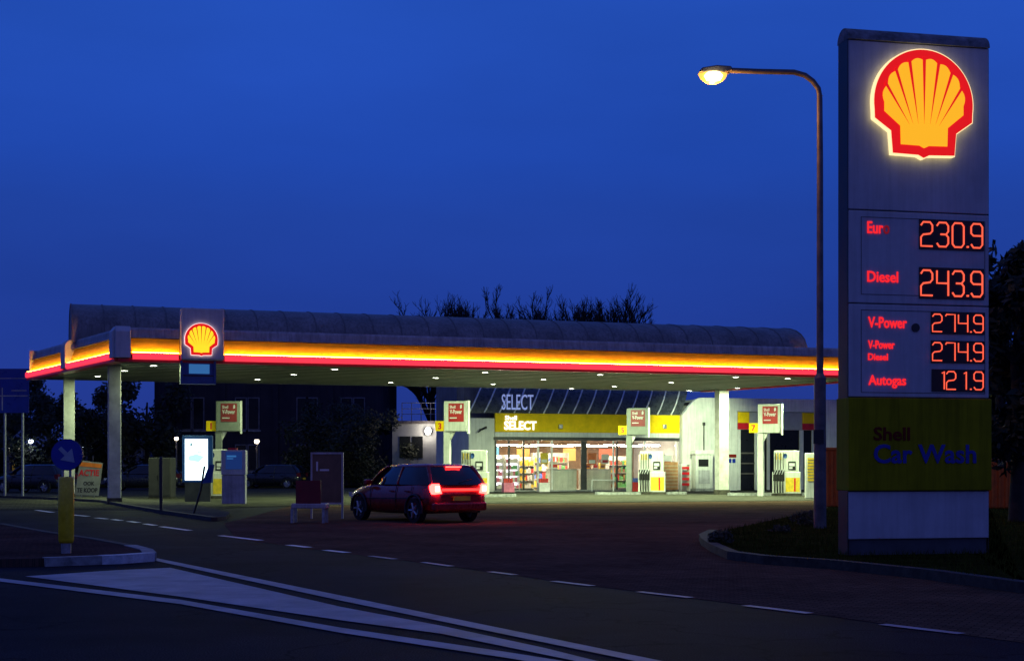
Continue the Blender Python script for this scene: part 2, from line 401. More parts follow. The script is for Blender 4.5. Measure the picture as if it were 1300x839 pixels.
mb = MB()
mb.sheet(G((32, 732), (150, 724), (216, 721), (433, 771), (560, 795), (690, 823), (790, 848), (770, 848), (560, 805), (433, 788), (230, 758)), .009)
tag(mb.build('hatched_area_fill', M['paint_worn']), kind='structure')

# traffic island with kerb
isl = G((-60, 676), (0, 671), (60, 682.5), (120, 692), (165, 701), (186, 707), (190, 712), (150, 715), (56, 718.5), (-60, 721))
mb = MB(); mb.prism_xy(isl, -.01, .115); isl_o = tag(mb.build('traffic_island', M['island_brick']), kind='structure')
ring = isl[1:9]
mb = MB(); strip(mb, ring[:4], .16, 0, .125); tag(mb.build('kerb_edge', M['kerb_dark']), kind='structure')
mb = MB(); strip(mb, [ring[3], ring[4], ring[5]], .2, 0, .127); strip(mb, [ring[7], (Vector(ring[7]) * .25 + Vector(ring[6]) * .75).to_tuple()], .2, 0, .127)
tag(mb.build('kerb_stones', M['kerb']), kind='structure')
mb = MB(); strip(mb, [ring[5], ring[6], (Vector(ring[7]) * .25 + Vector(ring[6]) * .75).to_tuple()], .22, 0, .13); tag(mb.build('white_kerb_nose', M['kerb_white']), kind='structure')

# grass island around the price sign
gis = G((896, 688), (908, 699), (930, 710), (975, 716), (1060, 722), (1180, 735), (1300, 752), (1420, 768)) + [(14.5, 22), (15.5, 36), (16, 62)] + G((1250, 633), (1060, 646), (985, 664), (915, 680))
gis = [tuple(p) for p in gis]
mb = MB(); mb.prism_xy(gis, -.01, .10); tag(mb.build('verge_island', M['verge']), kind='structure')
mb = MB(); strip(mb, G((905, 680), (893, 686), (896, 692), (908, 700), (930, 710), (975, 716), (1060, 722), (1180, 735), (1300, 752), (1420, 768)), .17, -.01, .13)
tag(mb.build('verge_kerb', M['kerb_dark']), kind='structure')
def inside(p, poly):
    x, y = p; c = False; j = len(poly) - 1
    for i in range(len(poly)):
        (x1, y1), (x2, y2) = poly[i], poly[j]
        if (y1 > y) != (y2 > y) and x < (x2 - x1) * (y - y1) / (y2 - y1) + x1: c = not c
        j = i
    return c
mb = MB(); n_ = 0
while n_ < 22000:
    x, y = random.uniform(3.5, 16), random.uniform(15, 45)
    if not inside((x, y), gis) or random.random() > 26.0 / y - .2: continue
    h = random.uniform(.05, .13); a = random.uniform(0, 6.3); w = .008
    lx_, ly_ = random.uniform(-.05, .05), random.uniform(-.05, .05)
    dx, dy = math.cos(a)*w, math.sin(a)*w
    mb.add([(x-dx, y-dy, .09), (x+dx, y+dy, .09), (x+lx_, y+ly_, .09+h)], [(0, 1, 2)]); n_ += 1
tag(mb.build('grass', M['grass'], fix=False), 'short rough grass covering the kerbed island round the price sign', 'grass', kind='stuff')

# ------------------------------------------------------------------ the shell emblem
def arc_pts(r, a0, a1, n, cy=0.0): return [(r*math.cos(R(a0 + (a1-a0)*i/n)), cy + r*math.sin(R(a0 + (a1-a0)*i/n))) for i in range(n + 1)]
def sym(half): return half + [(-x, z) for x, z in half[::-1]]
def emblem(parent, c, w, y, yl, rl, rim, depth=.10):
    cx, cz = c
    T = lambda P: [(cx + x*w, cz + z*w) for x, z in P]
    out = [(0, -.505), (.055, -.478), (.315, -.470), (.333, -.262), (.497, -.150)] + arc_pts(.505, -8, 90, 20, .005)[0:20]
    outer = out + [(0, .51)] + [(-x, z) for x, z in out[1:][::-1]]
    e = MB(); e.prism_xz(T([(x*1.022, z*1.022) for x, z in outer]), y - depth, y - .015); root = e.build('emblem', rim, parent)
    e = MB(); e.prism_xz(T(outer), y - depth - .012, y - depth + .002); e.build('red_outline', rl, root)
    inn = [(0, -.415), (.05, -.392), (.238, -.388), (.243, -.215), (.405, -.085)]
    lob = []
    angs = [-2, 24, 47.5, 69.5, 90]
    for i in range(4):
        a0, a1 = angs[i] + 1.3, angs[i+1] - 1.3
        for k in range(7):
            t = k / 6; a = R(a0 + (a1-a0)*t); rr = .405 + .022*math.sin(math.pi*t)
            lob.append((rr*math.cos(a), .005 + rr*math.sin(a)))
    half = inn + lob
    inner = half + [(-x, z) for x, z in half[1:][::-1]]
    e = MB(); e.prism_xz(T(inner), y - depth - .020, y - depth - .010); e.build('yellow_shell', yl, root)
    e = MB()
    for a in (24, 47.5, 69.5, 90, 110.5, 132.5, 156):
        ca, sa = math.cos(R(a)), math.sin(R(a))
        base = {24: .15, 47.5: .115, 69.5: .06, 90: 0}.get(a if a <= 90 else 180 - a, 0)
        bx = math.copysign(base, ca) if a != 90 else 0; bz = -.19
        if a in (24, 156): bz = -.20
        px_, pz = -sa * .017, ca * .017
        tip = (ca*.432, .005 + sa*.432)
        e.prism_xz(T([(bx, bz), (tip[0] - px_, tip[1] - pz), (tip[0] + px_, tip[1] + pz)]), y - depth - .024, y - depth - .018)
    e.build('flute_lines', rl, root)
    return root

# ------------------------------------------------------------------ canopy
A, B, C, D = (0, 0), (32, 0), (-3.0, 12.6), (29.0, 12.6)
cn = empty('station_canopy', (CF.o.x, CF.o.y, 0), CF.a, 'long station canopy with glowing amber and red fascia and a rounded metal roof', 'canopy')
ZB, ZT = 5.08, 6.32
mb = MB(); mb.prism_xy([(.25, .3), (31.6, .3), (28.75, 12.4), (-2.6, 12.4)], ZB + .05, ZB + .16); sof = mb.build('soffit', M['soffit'], cn)
mb = MB()
for k in range(1, 14):
    y = .3 + k * .92; x0 = .25 - 2.85 * (y-.3)/12.1
    mb.box(x0 + .02, x0 + 31.3, y - .02, y + .02, ZB + .035, ZB + .052)
mb.build('seam', M['dark_frame'], sof)
mb = MB(); mb.prism_xy([(.3, .35), (31.6, .35), (28.7, 12.35), (-2.6, 12.35)], ZB + .17, ZT - .10); mb.build('roof_deck', M['roof_sheet'], cn)
# fascias
outF = Vector((0, -1)); dl = Vector((-3.0, 12.6)).normalized(); outL = Vector((-dl.y, dl.x)); outR = -outL; outB = Vector((0, 1))
PAN = [(0, 5.36), (-.012, 5.45), (-.045, 5.60), (-.095, 5.76), (-.165, 5.925), (-.21, 5.925), (-.21, 5.36)]
TOP = [(-.168, 5.943), (-.19, 6.10), (-.20, 6.24), (-.24, ZT), (-.32, ZT), (-.32, 5.943)]
LIP = [(.13, ZB), (.13, ZB + .10), (.02, ZB + .13), (-.3, ZB + .05), (-.3, ZB)]
BAR = [(.16, 5.165), (.21, 5.20), (.21, 5.37), (.16, 5.405), (.07, 5.405), (.07, 5.165)]
GLOW = [(.12, 5.41), (.12, 5.428), (.085, 5.428), (.085, 5.41)]
TROUGH = [(.07, 5.17), (.07, 5.38), (-.2, 5.38), (-.2, 5.17)]
def fascia(P, Q, out, cuts, joint):
    P = Vector(P); Q = Vector(Q); Ln = (Q - P).length; d = (Q - P) / Ln
    pt = lambda t: P + d * t
    mb = MB(); mb.run(P, Q, TOP, out); mb.build('fascia_top', M['grey_panel'], cn)
    mb = MB(); mb.run(P, Q, LIP, out); mb.build('fascia_lip', M['lip_red'], cn)
    for a, b in cuts:
        mb = MB(); mb.run(pt(a), pt(b), PAN, out); pn = mb.build('fascia_panel', M['yellow_fascia'], cn)
        mb = MB(); mb.run(pt(a), pt(b), [(-.02, 5.928), (-.02, 5.942), (-.2, 5.942), (-.2, 5.928)], out); mb.build('hood', M['dark_frame'], pn)  # thin lip added to keep the tube light off the grey top
        mb = MB(); mb.run(pt(a + .03), pt(b - .03), TROUGH, out); mb.build('trough', M['lip_red'], pn)
        mb = MB(); mb.run(pt(a + .03), pt(b - .03), GLOW, out); mb.build('amber_tube', M['fascia_glow'], pn)
        n = max(1, round((b - a) / joint)); s = (b - a - .08) / n
        for k in range(n):
            mb = MB(); mb.run(pt(a + .04 + k*s), pt(a + .04 + (k+1)*s - .012), BAR, out); mb.build('red_light_bar', M['bar_red'], cn)
    return pt
PIER = [(.20, ZB + .13), (.20, 6.14), (.04, 6.33), (-.3, 6.33), (-.3, ZB + .13)]
ptF = fascia(A, B, outF, [(.45, 2.12), (3.66, 31.8)], 3.05)
ptL = fascia(A, C, outL, [(.45, 6.35), (7.1, 12.9)], 6.5)
mb = MB(); mb.run(C, D, TOP, outB); mb.build('fascia_top', M['grey_panel'], cn)
mb = MB(); mb.run(C, D, [(0, ZB + .03), (0, 5.94), (-.15, 5.94), (-.15, ZB + .03)], outB); mb.build('fascia_panel', M['grey_panel'], cn)
ptR = fascia(B, D, outR, [(.4, 12.6)], 6.5)
def pier(pt, a, b, out): 
    mb = MB(); mb.run(pt(a), pt(b), PIER, out); return mb.build('fascia_pier', M['white_panel'], cn, bevel=.02)
pier(ptF, -.10, .42, outF); pier(ptL, .0, .42, outL); pier(ptL, 6.4, 7.05, outL)
mb = MB(); mb.box(2.14, 3.64, -.34, .3, ZB + .10, 7.02)
lg = mb.build('emblem_pier', M['white_panel'], cn, bevel=.05)
ex, ez = CF.hit(255.5, 431.5, -.36); emblem(lg, (ex, ez), 1.14, -.355, M['emblem_yellow_b'], M['emblem_red'], M['emblem_pink'], .05)
# hanging display below the emblem
x0, z0 = CF.hit(229, 487, -.15); x1, z1 = CF.hit(274, 460.5, -.15)
mb = MB(); mb.box(x0, x0 + .07, -.2, .1, z0, z1 + .05).box(x1 - .07, x1, -.2, .1, z0, z1 + .05).box(x0 + .07, x1 - .07, -.12, .08, z0, z1 + .05)
hb = mb.build('display_housing', M['blue_frame'], cn)
a0, b0 = CF.hit(240, 474, -.15); a1, b1 = CF.hit(266, 462.5, -.15)
mb = MB(); mb.box(a0, a1, -.15, -.122, b0, b1); sc_ = mb.build('lit_screen', M['screen_blue'], hb)
mb = MB(); mb.box(x0 + .08, x1 - .08, -.14, -.122, z0 + .28, z0 + .32); mb.build('bar', M['black'], hb)
# barrel roof
def barrel(x0, x1, y0, y1, z0, h, n=14):
    yc = (y0 + y1)/2; hw = (y1 - y0)/2
    return [(yc - hw*math.cos(math.pi*i/n), z0 + h*math.sin(math.pi*i/n)**.62) for i in range(n + 1)]
pr = barrel(0, 0, 6.05, 11.6, ZT - .12, 1.76)
mb = MB()
for xa, xb in ((-1.4, 31.0),):
    vs = [(xa, y, z) for y, z in pr] + [(xb, y, z) for y, z in pr]; m_ = len(pr)
    mb.add(vs, [(i, i+1, i+1+m_, i+m_) for i in range(m_-1)], True); mb.add([vs[i] for i in range(m_)], [tuple(range(m_))]); mb.add([vs[m_+i] for i in range(m_)], [tuple(range(m_))])
br = mb.build('barrel_roof', M['roof_sheet'], cn)
for k in range(28):
    x = -1.4 + k * 1.2
    mb = MB()
    prr = [(y, z + .025) for y, z in pr]
    for i in range(len(prr) - 1):
        (ya, za), (yb, zb) = prr[i], prr[i+1]
        mb.add([(x - .025, ya, za), (x + .025, ya, za), (x + .025, yb, zb), (x - .025, yb, zb), (x-.025, ya, za-.06), (x-.025, yb, zb-.06), (x+.025, ya, za-.06), (x+.025, yb, zb-.06)], [(0,1,2,3), (0,3,5,4), (1,6,7,2)])
    mb.build('roof_rib', M['roof_rib'], br)
# columns
def column(X, Y, w=.46):
    x, y = CF.loc(X, Y)
    mb = MB(); mb.box(x - w/2, x + w/2, y - w/2, y + w/2, .22, ZB + .06); c = mb.build('column', M['column'], cn, bevel=.025)
    mb = MB(); mb.box(x - w/2 - .03, x + w/2 + .03, y - w/2 - .03, y + w/2 + .03, 0, .24); mb.build('plinth', M['kerb_dark'], c)
column(-14.65, 52.4); column(-18.75, 60.2); column(10.25, 69.5, .52)
# downlights in the soffit
DL = [(158, 470), (195, 463.5), (124, 477), (327, 481), (373, 475), (425, 468), (496, 485), (553, 479), (616, 472), (626, 487), (690, 481), (762, 475), (716, 494), (780, 490), (852, 485), (865, 496.5), (934, 478), (936, 492), (1019, 488), (1000, 480)]
ld = bpy.data.lights.new('downlight_lamp', 'AREA'); ld.shape = 'DISK'; ld.size = .26; ld.color = (.78, 1.0, .52); ld.energy = 110
ld2 = bpy.data.lights.new('downlight_lamp_bright', 'AREA'); ld2.shape = 'DISK'; ld2.size = .26; ld2.color = (.80, 1.0, .56); ld2.energy = 500
ld3 = bpy.data.lights.new('wall_washer', 'SPOT'); ld3.energy = 9000; ld3.color = (.80, 1.0, .60); ld3.spot_size = R(42); ld3.spot_blend = .9; ld3.shadow_soft_size = .12
for px, py in DL:
    X, Y = at_z(px, py, ZB + .05); x, y = CF.loc(X, Y)
    y = min(max(y, .8), 12.0)
    mb = MB(); mb.lathe([(.17, .0), (.19, -.012), (.15, -.03), (.13, -.02)], 18, (x, y, ZB + .05)); d_ = mb.build('downlight', M['steel'], cn)
    mb = MB(); mb.lathe([(.0, -.022), (.14, -.022), (.13, -.002)], 18, (x, y, ZB + .05)); mb.build('lens', M['downlight'], d_)
    lo = bpy.data.objects.new('downlight_lamp', ld3 if (px, py) == (865, 496.5) else ld2 if px > 600 else ld); COL.objects.link(lo); lo.parent = d_; lo.location = (x, y, ZB - .01)
    if lo.data == ld3:
        tgt = Vector((*CF.loc(10.3, 80.0), 3.0)); lo.rotation_euler = (tgt - lo.location).to_track_quat('-Z', 'Y').to_euler()

# ------------------------------------------------------------------ shop building
SF = Frame(-.93, 76.3, R(18.5))
sh = empty('shop_building', (SF.o.x, SF.o.y, 0), SF.a, 'low shop with lit glass front, yellow name sign and curved glass roof edge', 'shop')
XR = 10.85; ZS0, ZS1, ZG = 2.94, 4.23, 3.22
DEP = 6.5
mb = MB(); mb.box(-1.45, 0, 0, DEP, 0, 3.95); lw = mb.build('side_wall', M['wall_white'], sh)
cx_, cz_ = SF.hit(610, 545, -.02)
mb = MB(); mb.box(cx_-.05, cx_+.05, -.25, 0, cz_-.05, cz_+.05).tube([(cx_, -.22, cz_), (cx_+.25, -.35, cz_+.12)], .06, 8).tube([(cx_, -.2, cz_), (cx_-.2, -.25, cz_-.15)], .04, 8); mb.build('camera_bracket', M['black'], sh)
mb = MB(); mb.box(.0, XR, DEP - .12, DEP, 0, 3.6); mb.build('back_wall', mat('back_wall_brown', (.13, .08, .048), .8), sh)
mb = MB(); mb.box(0, XR, .1, DEP - .13, .014, .05); mb.build('shop_floor', mat('shop_floor', (.35, .33, .30), .3), sh)
mb = MB(); mb.box(0, XR, .15, DEP - .13, 2.9, 3.0); cl = mb.build('shop_ceiling', mat('shop_ceiling', (.62, .60, .55), .8), sh)
for i in range(5):
    for j in range(2):
        x, y = 1.1 + i * 2.15, 1.5 + j * 2.6
        mb = MB(); mb.box(x - .62, x + .62, y - .07, y + .07, 2.52, 2.58); mb.build('ceiling_light', M['ceiling_tube'], cl)
mb = MB(); mb.box(0, XR, -.12, .12, ZG, ZS1); sg = mb.build('name_sign', M['sign_yellow'], sh, bevel=.02)
mb = MB(); mb.box(0, XR, -.10, .12, ZS0 + .02, ZG - .003); mb.build('sign_base_strip', M['wall_white'], sh)
mb = MB(); mb.box(-.06, XR, -.05, .14, ZS0 - .16, ZS0 + .017); mb.build('door_header', M['dark_frame'], sh)
xa, za = SF.hit(640, 545.5, -.13); xb, zb = SF.hit(681, 534.5, -.13)
mb = MB(); mb.text('SELECT', xa, za, xb - xa, zb - za, -.121, .05, .03); mb.build('lit_lettering', M['white_letter'], sg)
xa, za = SF.hit(641, 533, -.13); xb, zb = SF.hit(656, 527.5, -.13)
mb = MB(); mb.text('Shell', xa, za, xb - xa, zb - za, -.121, .05, .014); mb.build('lit_lettering', M['white_letter'], sg)
for px, w_ in ((711, .22), (843, .2)):
    x, z = SF.hit(px, 541, -.13); mb = MB(); mb.box(x - w_/2, x + w_/2, -.3, -.12, z - .13, z + .1); mb.build('wall_camera', M['steel'], sh, bevel=.03)
# glazed front
posts = [629, 646, 664.5, 683, 700.5, 741, 778.5, 783, 818, 858]
xs = [max(.04, min(XR - .04, SF.hit(p, 600, 0)[0])) for p in posts]
for p, x in zip(posts, xs):
    w_ = .16 if p == 741 else .045
    mb = MB(); mb.box(x - w_, x + w_, -.05, .05, .03, ZS0 - .165); mb.build('window_post', M['dark_frame'] if p in (629, 664.5, 646, 741, 783) else M['rib'], sh)
for i in range(len(xs) - 1):
    if xs[i+1] - xs[i] < .3: continue
    mb = MB(); mb.box(xs[i] + .05, xs[i+1] - .05, -.008, .008, .1, ZS0 - .17); mb.build('window_pane', M['glass'], sh)
mb = MB(); mb.box(-.04, XR, -.06, .06, .02, .095); mb.build('window_sill', M['steel'], sh)
# curved glass eave
RH, RD, SK = 1.75, 2.3, 1.6
q = [(SK*t_, RD * (1 - math.cos(math.pi/2*t_)) , ZS1 + RH * math.sin(math.pi/2*t_)) for t_ in [i/8 for i in range(9)]]
mb = MB(); m_ = len(q)
vs = [(-1.45 + s, y - .05, z) for s, y, z in q] + [(XR + s, y - .05, z) for s, y, z in q]
mb.add(vs, [(i, i+1, i+1+m_, i+m_) for i in range(m_-1)], True)
rg = mb.build('glass_eave', M['roof_glass'], sh)
mb = MB(); mb.box(-1.45, XR, 2.26, DEP, 3.97, ZS1 + RH - .02); mb.build('flat_roof', M['roof_sheet'], sh)
for (x0_, x1_, z0_, z1_, m_) in ((.9, 2.3, 1.9, 2.5, 'ad_blue'), (3.4, 4.2, 1.7, 2.4, 'warm_window'), (4.6, 5.0, 1.6, 2.2, 'ad_white_dim'), (6.3, 7.1, 1.7, 2.45, 'warm_window'), (8.6, 9.6, 1.8, 2.4, 'menu_red')):
    if m_ not in M: M[m_] = lamp_mat('menu_' + m_, {'ad_white_dim': (.9, .85, .7), 'menu_red': (.9, .15, .06)}[m_], .5)
    mb = MB(); mb.box(x0_, x1_, DEP - .16, DEP - .125, z0_, z1_); mb.build('wall_menu', M[m_], sh)
for i, (a, b, z0_, z1_, k_) in enumerate(((xs[3] + .15, xs[4] - .2, 1.5, 2.1, 'yellow_paint'), (xs[5] + .25, xs[5] + .75, 1.45, 2.1, 'orange'), (xs[6] - .7, xs[6] - .25, 1.5, 2.05, 'sign_white'), (xs[8] + .2, xs[8] + .7, 1.4, 2.1, 'lip_red'), (xs[9] - .75, xs[9] - .25, 1.4, 2.0, 'sign_white'))):
    mb = MB(); mb.box(a, b, .012, .022, z0_, z1_); po = mb.build('window_poster', M[k_], sh)
    mb = MB(); mb.box(a + .06, b - .06, .004, .010, z0_ + .08, (z0_ + z1_)/2 - .05); mb.build('poster_strip', M['sign_white' if k_ != 'sign_white' else 'red_card'], po)
k = 0
xx = -1.45
while xx < XR + .01:
    mb = MB(); mb.tube([(xx + s, y - .075, z + .015) for s, y, z in q], .042, 6); mb.build('glazing_bar', M['rib'], rg); xx += .842
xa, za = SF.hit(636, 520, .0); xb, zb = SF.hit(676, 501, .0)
mb = MB(); mb.text('SELECT', xa, za, xb - xa, zb - za, -.12, .04, .0); mb.build('sign_reflection', lamp_mat('sign_reflection_glow', (.33, .42, .85), .62), sh)  # glowing letters stand in for the sign mirrored in the eave glass
mb = MB(); mb.box(xa, xb, -.115, -.085, za - .05, za - .02)
for k in range(4): mb.box(xa + .1 + k*(xb-xa-.2)/3 - .02, xa + .1 + k*(xb-xa-.2)/3 + .02, -.115, .0, ZS1 - .02, za - .05)
mb.build('reflection_rail', M['dark_frame'], sh)
# right wing
WX1 = 21.0; YW = -.45; ZW = 5.22
hx = lambda px: SF.hit(px, 600, YW)[0]
hz = lambda px, py: SF.hit(px, py, YW)[1]
xo0, xo1 = hx(936), hx(1040)
wl = [(XR, 0)] + [(xo0, 0), (xo0, hz(985, 545.5)), (xo1, hz(985, 545.5)), (xo1, 0), (WX1, 0), (WX1, ZW), (XR + SK*.75 + .1, ZW)]
cur = [(XR + SK*.75*t_, ZS1 + (ZW - ZS1 + .0) * math.sin(math.pi/2*t_)) for t_ in [i/8 for i in range(8, -1, -1)]]
wl = [(XR, 0), (xo0, 0), (xo0, hz(985, 522.5)), (xo1, hz(985, 522.5)), (xo1, 0), (WX1, 0), (WX1, ZW)] + cur
mb = MB(); mb.prism_xz(wl, YW, YW + .25); mb.build('white_wall', M['wall_white'], sh)
mb = MB(); mb.box(XR, XR + .2, YW + .26, DEP, 0, 4.2).box(WX1 - .2, WX1, YW + .26, DEP, 0, ZW).box(XR + .2, WX1 - .2, DEP - .2, DEP, 0, ZW).box(XR + SK + .1, WX1, YW + .26, DEP, ZW - .15, ZW - .01)
mb.build('wing_wall', M['wall_grey'], sh)
zt, zo = hz(985, 523), hz(985, 545.5)
mb = MB(); mb.box(xo0 + .01, xo1 - .01, YW + .05, YW + .2, zo, zt - .01); fb = mb.build('fascia_band', M['wall_grey'], sh)
for a, b in ((937, 951), (1019, 1037)):
    zm = hz(985, 537)
    mb = MB(); mb.box(hx(a), hx(b), YW - .02, YW + .045, zm, zt - .02); mb.build('yellow_square', M['sign_yellow'], fb)
    mb = MB(); mb.box(hx(a), hx(b), YW - .02, YW + .045, zo + .02, zm - .005); mb.build('red_square', M['lip_red'], fb)
mb = MB(); mb.box(xo0 + .01, xo1 - .01, YW + .12, YW + .18, 0.05, zo - .01); gl_ = mb.build('dark_glazing', M['win_dark'], sh)
for px, w_ in ((938.5, .10), (962, .16), (976, .08), (1018, .12), (1034, .14)):
    mb = MB(); mb.box(hx(px) - w_, hx(px) + w_, YW + .02, YW + .11, .03, zo - .01); mb.build('frame_post', M['wall_white'], gl_)
for py in (575, 588, 601):
    z = hz(950, py); mb = MB(); mb.box(hx(941), hx(959), YW + .06, YW + .11, z - .04, z + .04); mb.build('shelf_edge', mat('shelf_edge', (.10, .09, .08), .6), gl_)
px_ = hx(893); mb = MB(); mb.tube([(px_, YW - .05, .5), (px_, YW - .05, hz(893, 540))], .035, 8).box(px_ - .06, px_ + .06, YW - .12, YW - .01, hz(893, 540), hz(893, 536)); mb.build('vent_pipe', M['grey_box'], sh)
x_, z_ = SF.hit(929, 581, YW); mb = MB(); mb.box(x_-.28, x_+.28, YW - .02, YW - .003, z_ + .02, z_ + .2); mb.build('wall_notice', M['brown_text'], sh)
mb = MB(); mb.box(x_-.22, x_-.03, YW - .02, YW - .003, z_ - .28, z_ - .05).box(x_+.03, x_+.22, YW - .02, YW - .003, z_ - .28, z_ - .05); mb.build('wall_notice', M['blue_sign'], sh)

# shop interior: racks, counter, goods
def shop_at(x, y, z=0.05): X, Y = SF.world(x, y); return (X, Y, z)
GC = [mat('packet_%s' % n, c, .45) for n, c in (('white', (.75, .72, .7)), ('pink', (.7, .18, .30)), ('green', (.10, .35, .12)), ('yellow', (.75, .5, .05)), ('red', (.6, .04, .03)), ('blue', (.08, .15, .5)), ('brown', (.25, .13, .06)))]
def goods_rack(x, y, w, h, n, label, lit=False, seed=1, pal=range(7)):
    rnd = random.Random(seed)
    r = empty('shelf_rack', shop_at(x, y), SF.a, label, 'shelf rack', 'racks of goods inside the shop')
    mb = MB(); mb.box(-w/2, w/2, .28, .32, 0, h).box(-w/2, -w/2 + .03, -.15, .28, 0, h).box(w/2 - .03, w/2, -.15, .28, 0, h); mb.build('rack_frame', M['rib'], r)
    for k in range(n):
        z = .12 + k * (h - .2) / n
        mb = MB(); mb.box(-w/2 + .03, w/2 - .03, -.17, .27, z - .02, z); mb.build('shelf', M['rib'], r)
        if lit:
            mb = MB(); mb.box(-w/2 + .04, w/2 - .04, .25, .275, z + .02, z + .30); mb.build('light_strip', M['fridge'], r)
        hh = (h - .2) / n - .05; xq = -w/2 + .05; kk = 0
        while xq < w/2 - .12:
            bw = rnd.uniform(.09, .2)
            mb = MB(); mb.box(xq, min(w/2 - .04, xq + bw - .012), -.13, .12, z + .002, z + hh * rnd.uniform(.5, .9)); mb.build('packet', GC[rnd.choice(list(pal))], r); xq += bw
goods_rack(.55, 1.5, .8, 1.95, 5, 'lit rack of pale and pink packets at the left end of the shop front', True, 1, (0, 0, 1, 0, 1))
goods_rack(1.5, 1.6, .8, 1.95, 5, 'lit rack of pale and green packets second from the left in the shop', True, 2, (0, 0, 2, 1, 0))
goods_rack(2.6, 2.4, .9, 1.85, 4, 'rack with yellow and red packets behind the glass door of the shop', False, 3, (3, 3, 4, 0, 3))
goods_rack(8.1, 2.2, 1.3, 1.9, 4, 'wide rack of bottles and brown packets right of the pillar', False, 4, (6, 6, 2, 3, 4))
goods_rack(10.0, 2.0, 1.2, 2.0, 4, 'rack of brown and dark packets at the right end of the shop front', False, 5, (6, 2, 6, 3, 0))
goods_rack(5.2, 5.6, 2.2, 2.1, 4, 'wide rack of goods on the back wall behind the counters', False, 6)
def counter(x0, x1, y, label):
    c = empty('shop_counter', shop_at((x0+x1)/2, y), SF.a, label, 'counter', 'white counters behind the shop glass')
    w = x1 - x0
    mb = MB(); mb.box(-w/2, w/2, 0, .6, 0, 1.12); b = mb.build('cabinet', M['wall_white'], c)
    mb = MB(); mb.box(-w/2 - .04, w/2 + .04, -.05, .65, 1.122, 1.18); mb.build('worktop', M['grey_panel'], c)
    n = 3
    for k in range(n):
        mb = MB(); mb.box(-w/2 + .03 + k*w/n, -w/2 - .03 + (k+1)*w/n, -.02, -.002, .12, 1.05); mb.build('cabinet_door', M['pump_white'], c)
counter(3.35, 4.9, .5, 'white counter just right of the shop door')
counter(5.25, 6.95, .5, 'white counter right of the dark middle pillar of the shop front')
for i, (x, y, z, k, w_, h_, lab) in enumerate(((3.6, .75, 1.23, 0, .5, .42, 'white coffee machine on the left counter'), (5.6, .7, 1.23, 3, .26, .3, 'yellow box on the right counter'), (6.05, .7, 1.23, 0, .3, .36, 'tall white box on the right counter'), (6.5, .75, 1.23, 3, .3, .34, 'yellow box at the right end of the counter'))):
    o = empty('counter_box', shop_at(x, y, z), SF.a, lab, 'box')
    mb = MB(); mb.box(-w_/2, w_/2, -.12, .14, 0, h_); mb.build('carton', GC[k], o, bevel=.015)
    mb = MB(); mb.box(-w_/2 + .04, w_/2 - .04, -.135, -.121, h_*.2, h_*.6); mb.build('front_label', GC[6 if k else 4], o)

# things standing outside the shop
def shop_thing(name, px, py_base, label, cat, group=None, rz=None):
    X, Y = SF.world(SF.hit(px, 600, -1.35)[0], -1.35)
    return empty(name, (X, Y, .014), SF.a if rz is None else rz, label, cat, group), F / Y
t, s = shop_thing('air_water_kiosk', 892, 621, 'white air and water cabinet with dark screen before the bright white wall', 'kiosk')
mb = MB(); mb.box(-.55, .5, -.3, .3, .12, 2.0); mb.build('cabinet', M['pump_white'], t, bevel=.04)
mb = MB(); mb.box(-.6, .55, -.35, .35, 2.0, 2.25); mb.build('hood', M['wall_white'], t, bevel=.04)
mb = MB(); mb.box(-.4, .2, -.318, -.302, 1.35, 1.75); mb.build('screen', M['black'], t)
mb = MB(); mb.box(-.4, .3, -.318, -.302, .4, 1.15); mb.build('service_door', M['grey_panel'], t)
mb = MB(); mb.box(-.6, .6, -.4, .4, 0, .12); mb.build('plinth', M['kerb'], t)
t, s = shop_thing('gas_bottle_cage', 851, 621, 'orange and tan slatted storage cage outside the shop window', 'cage')
mb = MB(); mb.box(-.45, .45, -.02, .5, .08, 1.6)
cg = mb.build('cage_body', mat('cage_tan', (.50, .24, .10), .6), t)
mb = MB()
for k in range(7): mb.box(-.43, .43, -.05, -.022, .2 + k*.19, .28 + k*.19)
mb.build('front_slats', mat('cage_rail', (.55, .38, .22), .5), cg)
mb = MB()
for sx in (-.4, .4): mb.box(sx - .04, sx + .04, 0, .45, 0, .08)
mb.build('feet', M['steel'], t)
t, s = shop_thing('trolley_rack', 869, 620.5, 'small red shelf stand with white legs between orange cage and white kiosk', 'display stand')
mb = MB()
for k in range(4): mb.box(-.22, .22, -.15, .15, .3 + k*.3, .44 + k*.3)
mb.build('red_crates', M['lip_red'], t)
mb = MB()
for sx in (-.25, .25): mb.box(sx - .02, sx + .02, -.17, .17, 0, 1.45)
mb.box(-.27, .27, -.17, .17, 1.45, 1.5); mb.build('stand_frame', M['rib'], t)
t, s = shop_thing('cycle_rail', 765, 622, 'low pale tubular rail before the shop window', 'rail')
mb = MB(); mb.tube([(-.62, 0, 0), (-.62, 0, .62), (.62, 0, .62), (.62, 0, 0)], .035, 8); mb.build('rail_tube', M['rib'], t)
mb = MB()
for sx in (-.62, .62): mb.cyl(sx, 0, 0, .02, .09, 12)
mb.build('foot_plate', M['steel'], t)
def flower_box(px, py, label, k):
    t, s = shop_thing('goods_crate', px, py, label, 'crate', 'crates outside the shop')
    mb = MB(); mb.box(-.3, .3, -.2, .2, 0, .5); mb.build('crate', GC[k], t, bevel=.02)
    mb = MB()
    for q_ in range(4): mb.box(-.25 + q_*.13, -.16 + q_*.13, -.1, .1, .5, .72)
    mb.build('bottles', GC[4 if k != 4 else 5], t)
flower_box(806, 621, 'red crate of bottles outside the shop beside the third pump', 4)
flower_box(690, 621, 'white crate of bottles outside the shop door', 0)
flower_box(645, 621, 'pink crate of bottles at the left end of the shop front', 1)

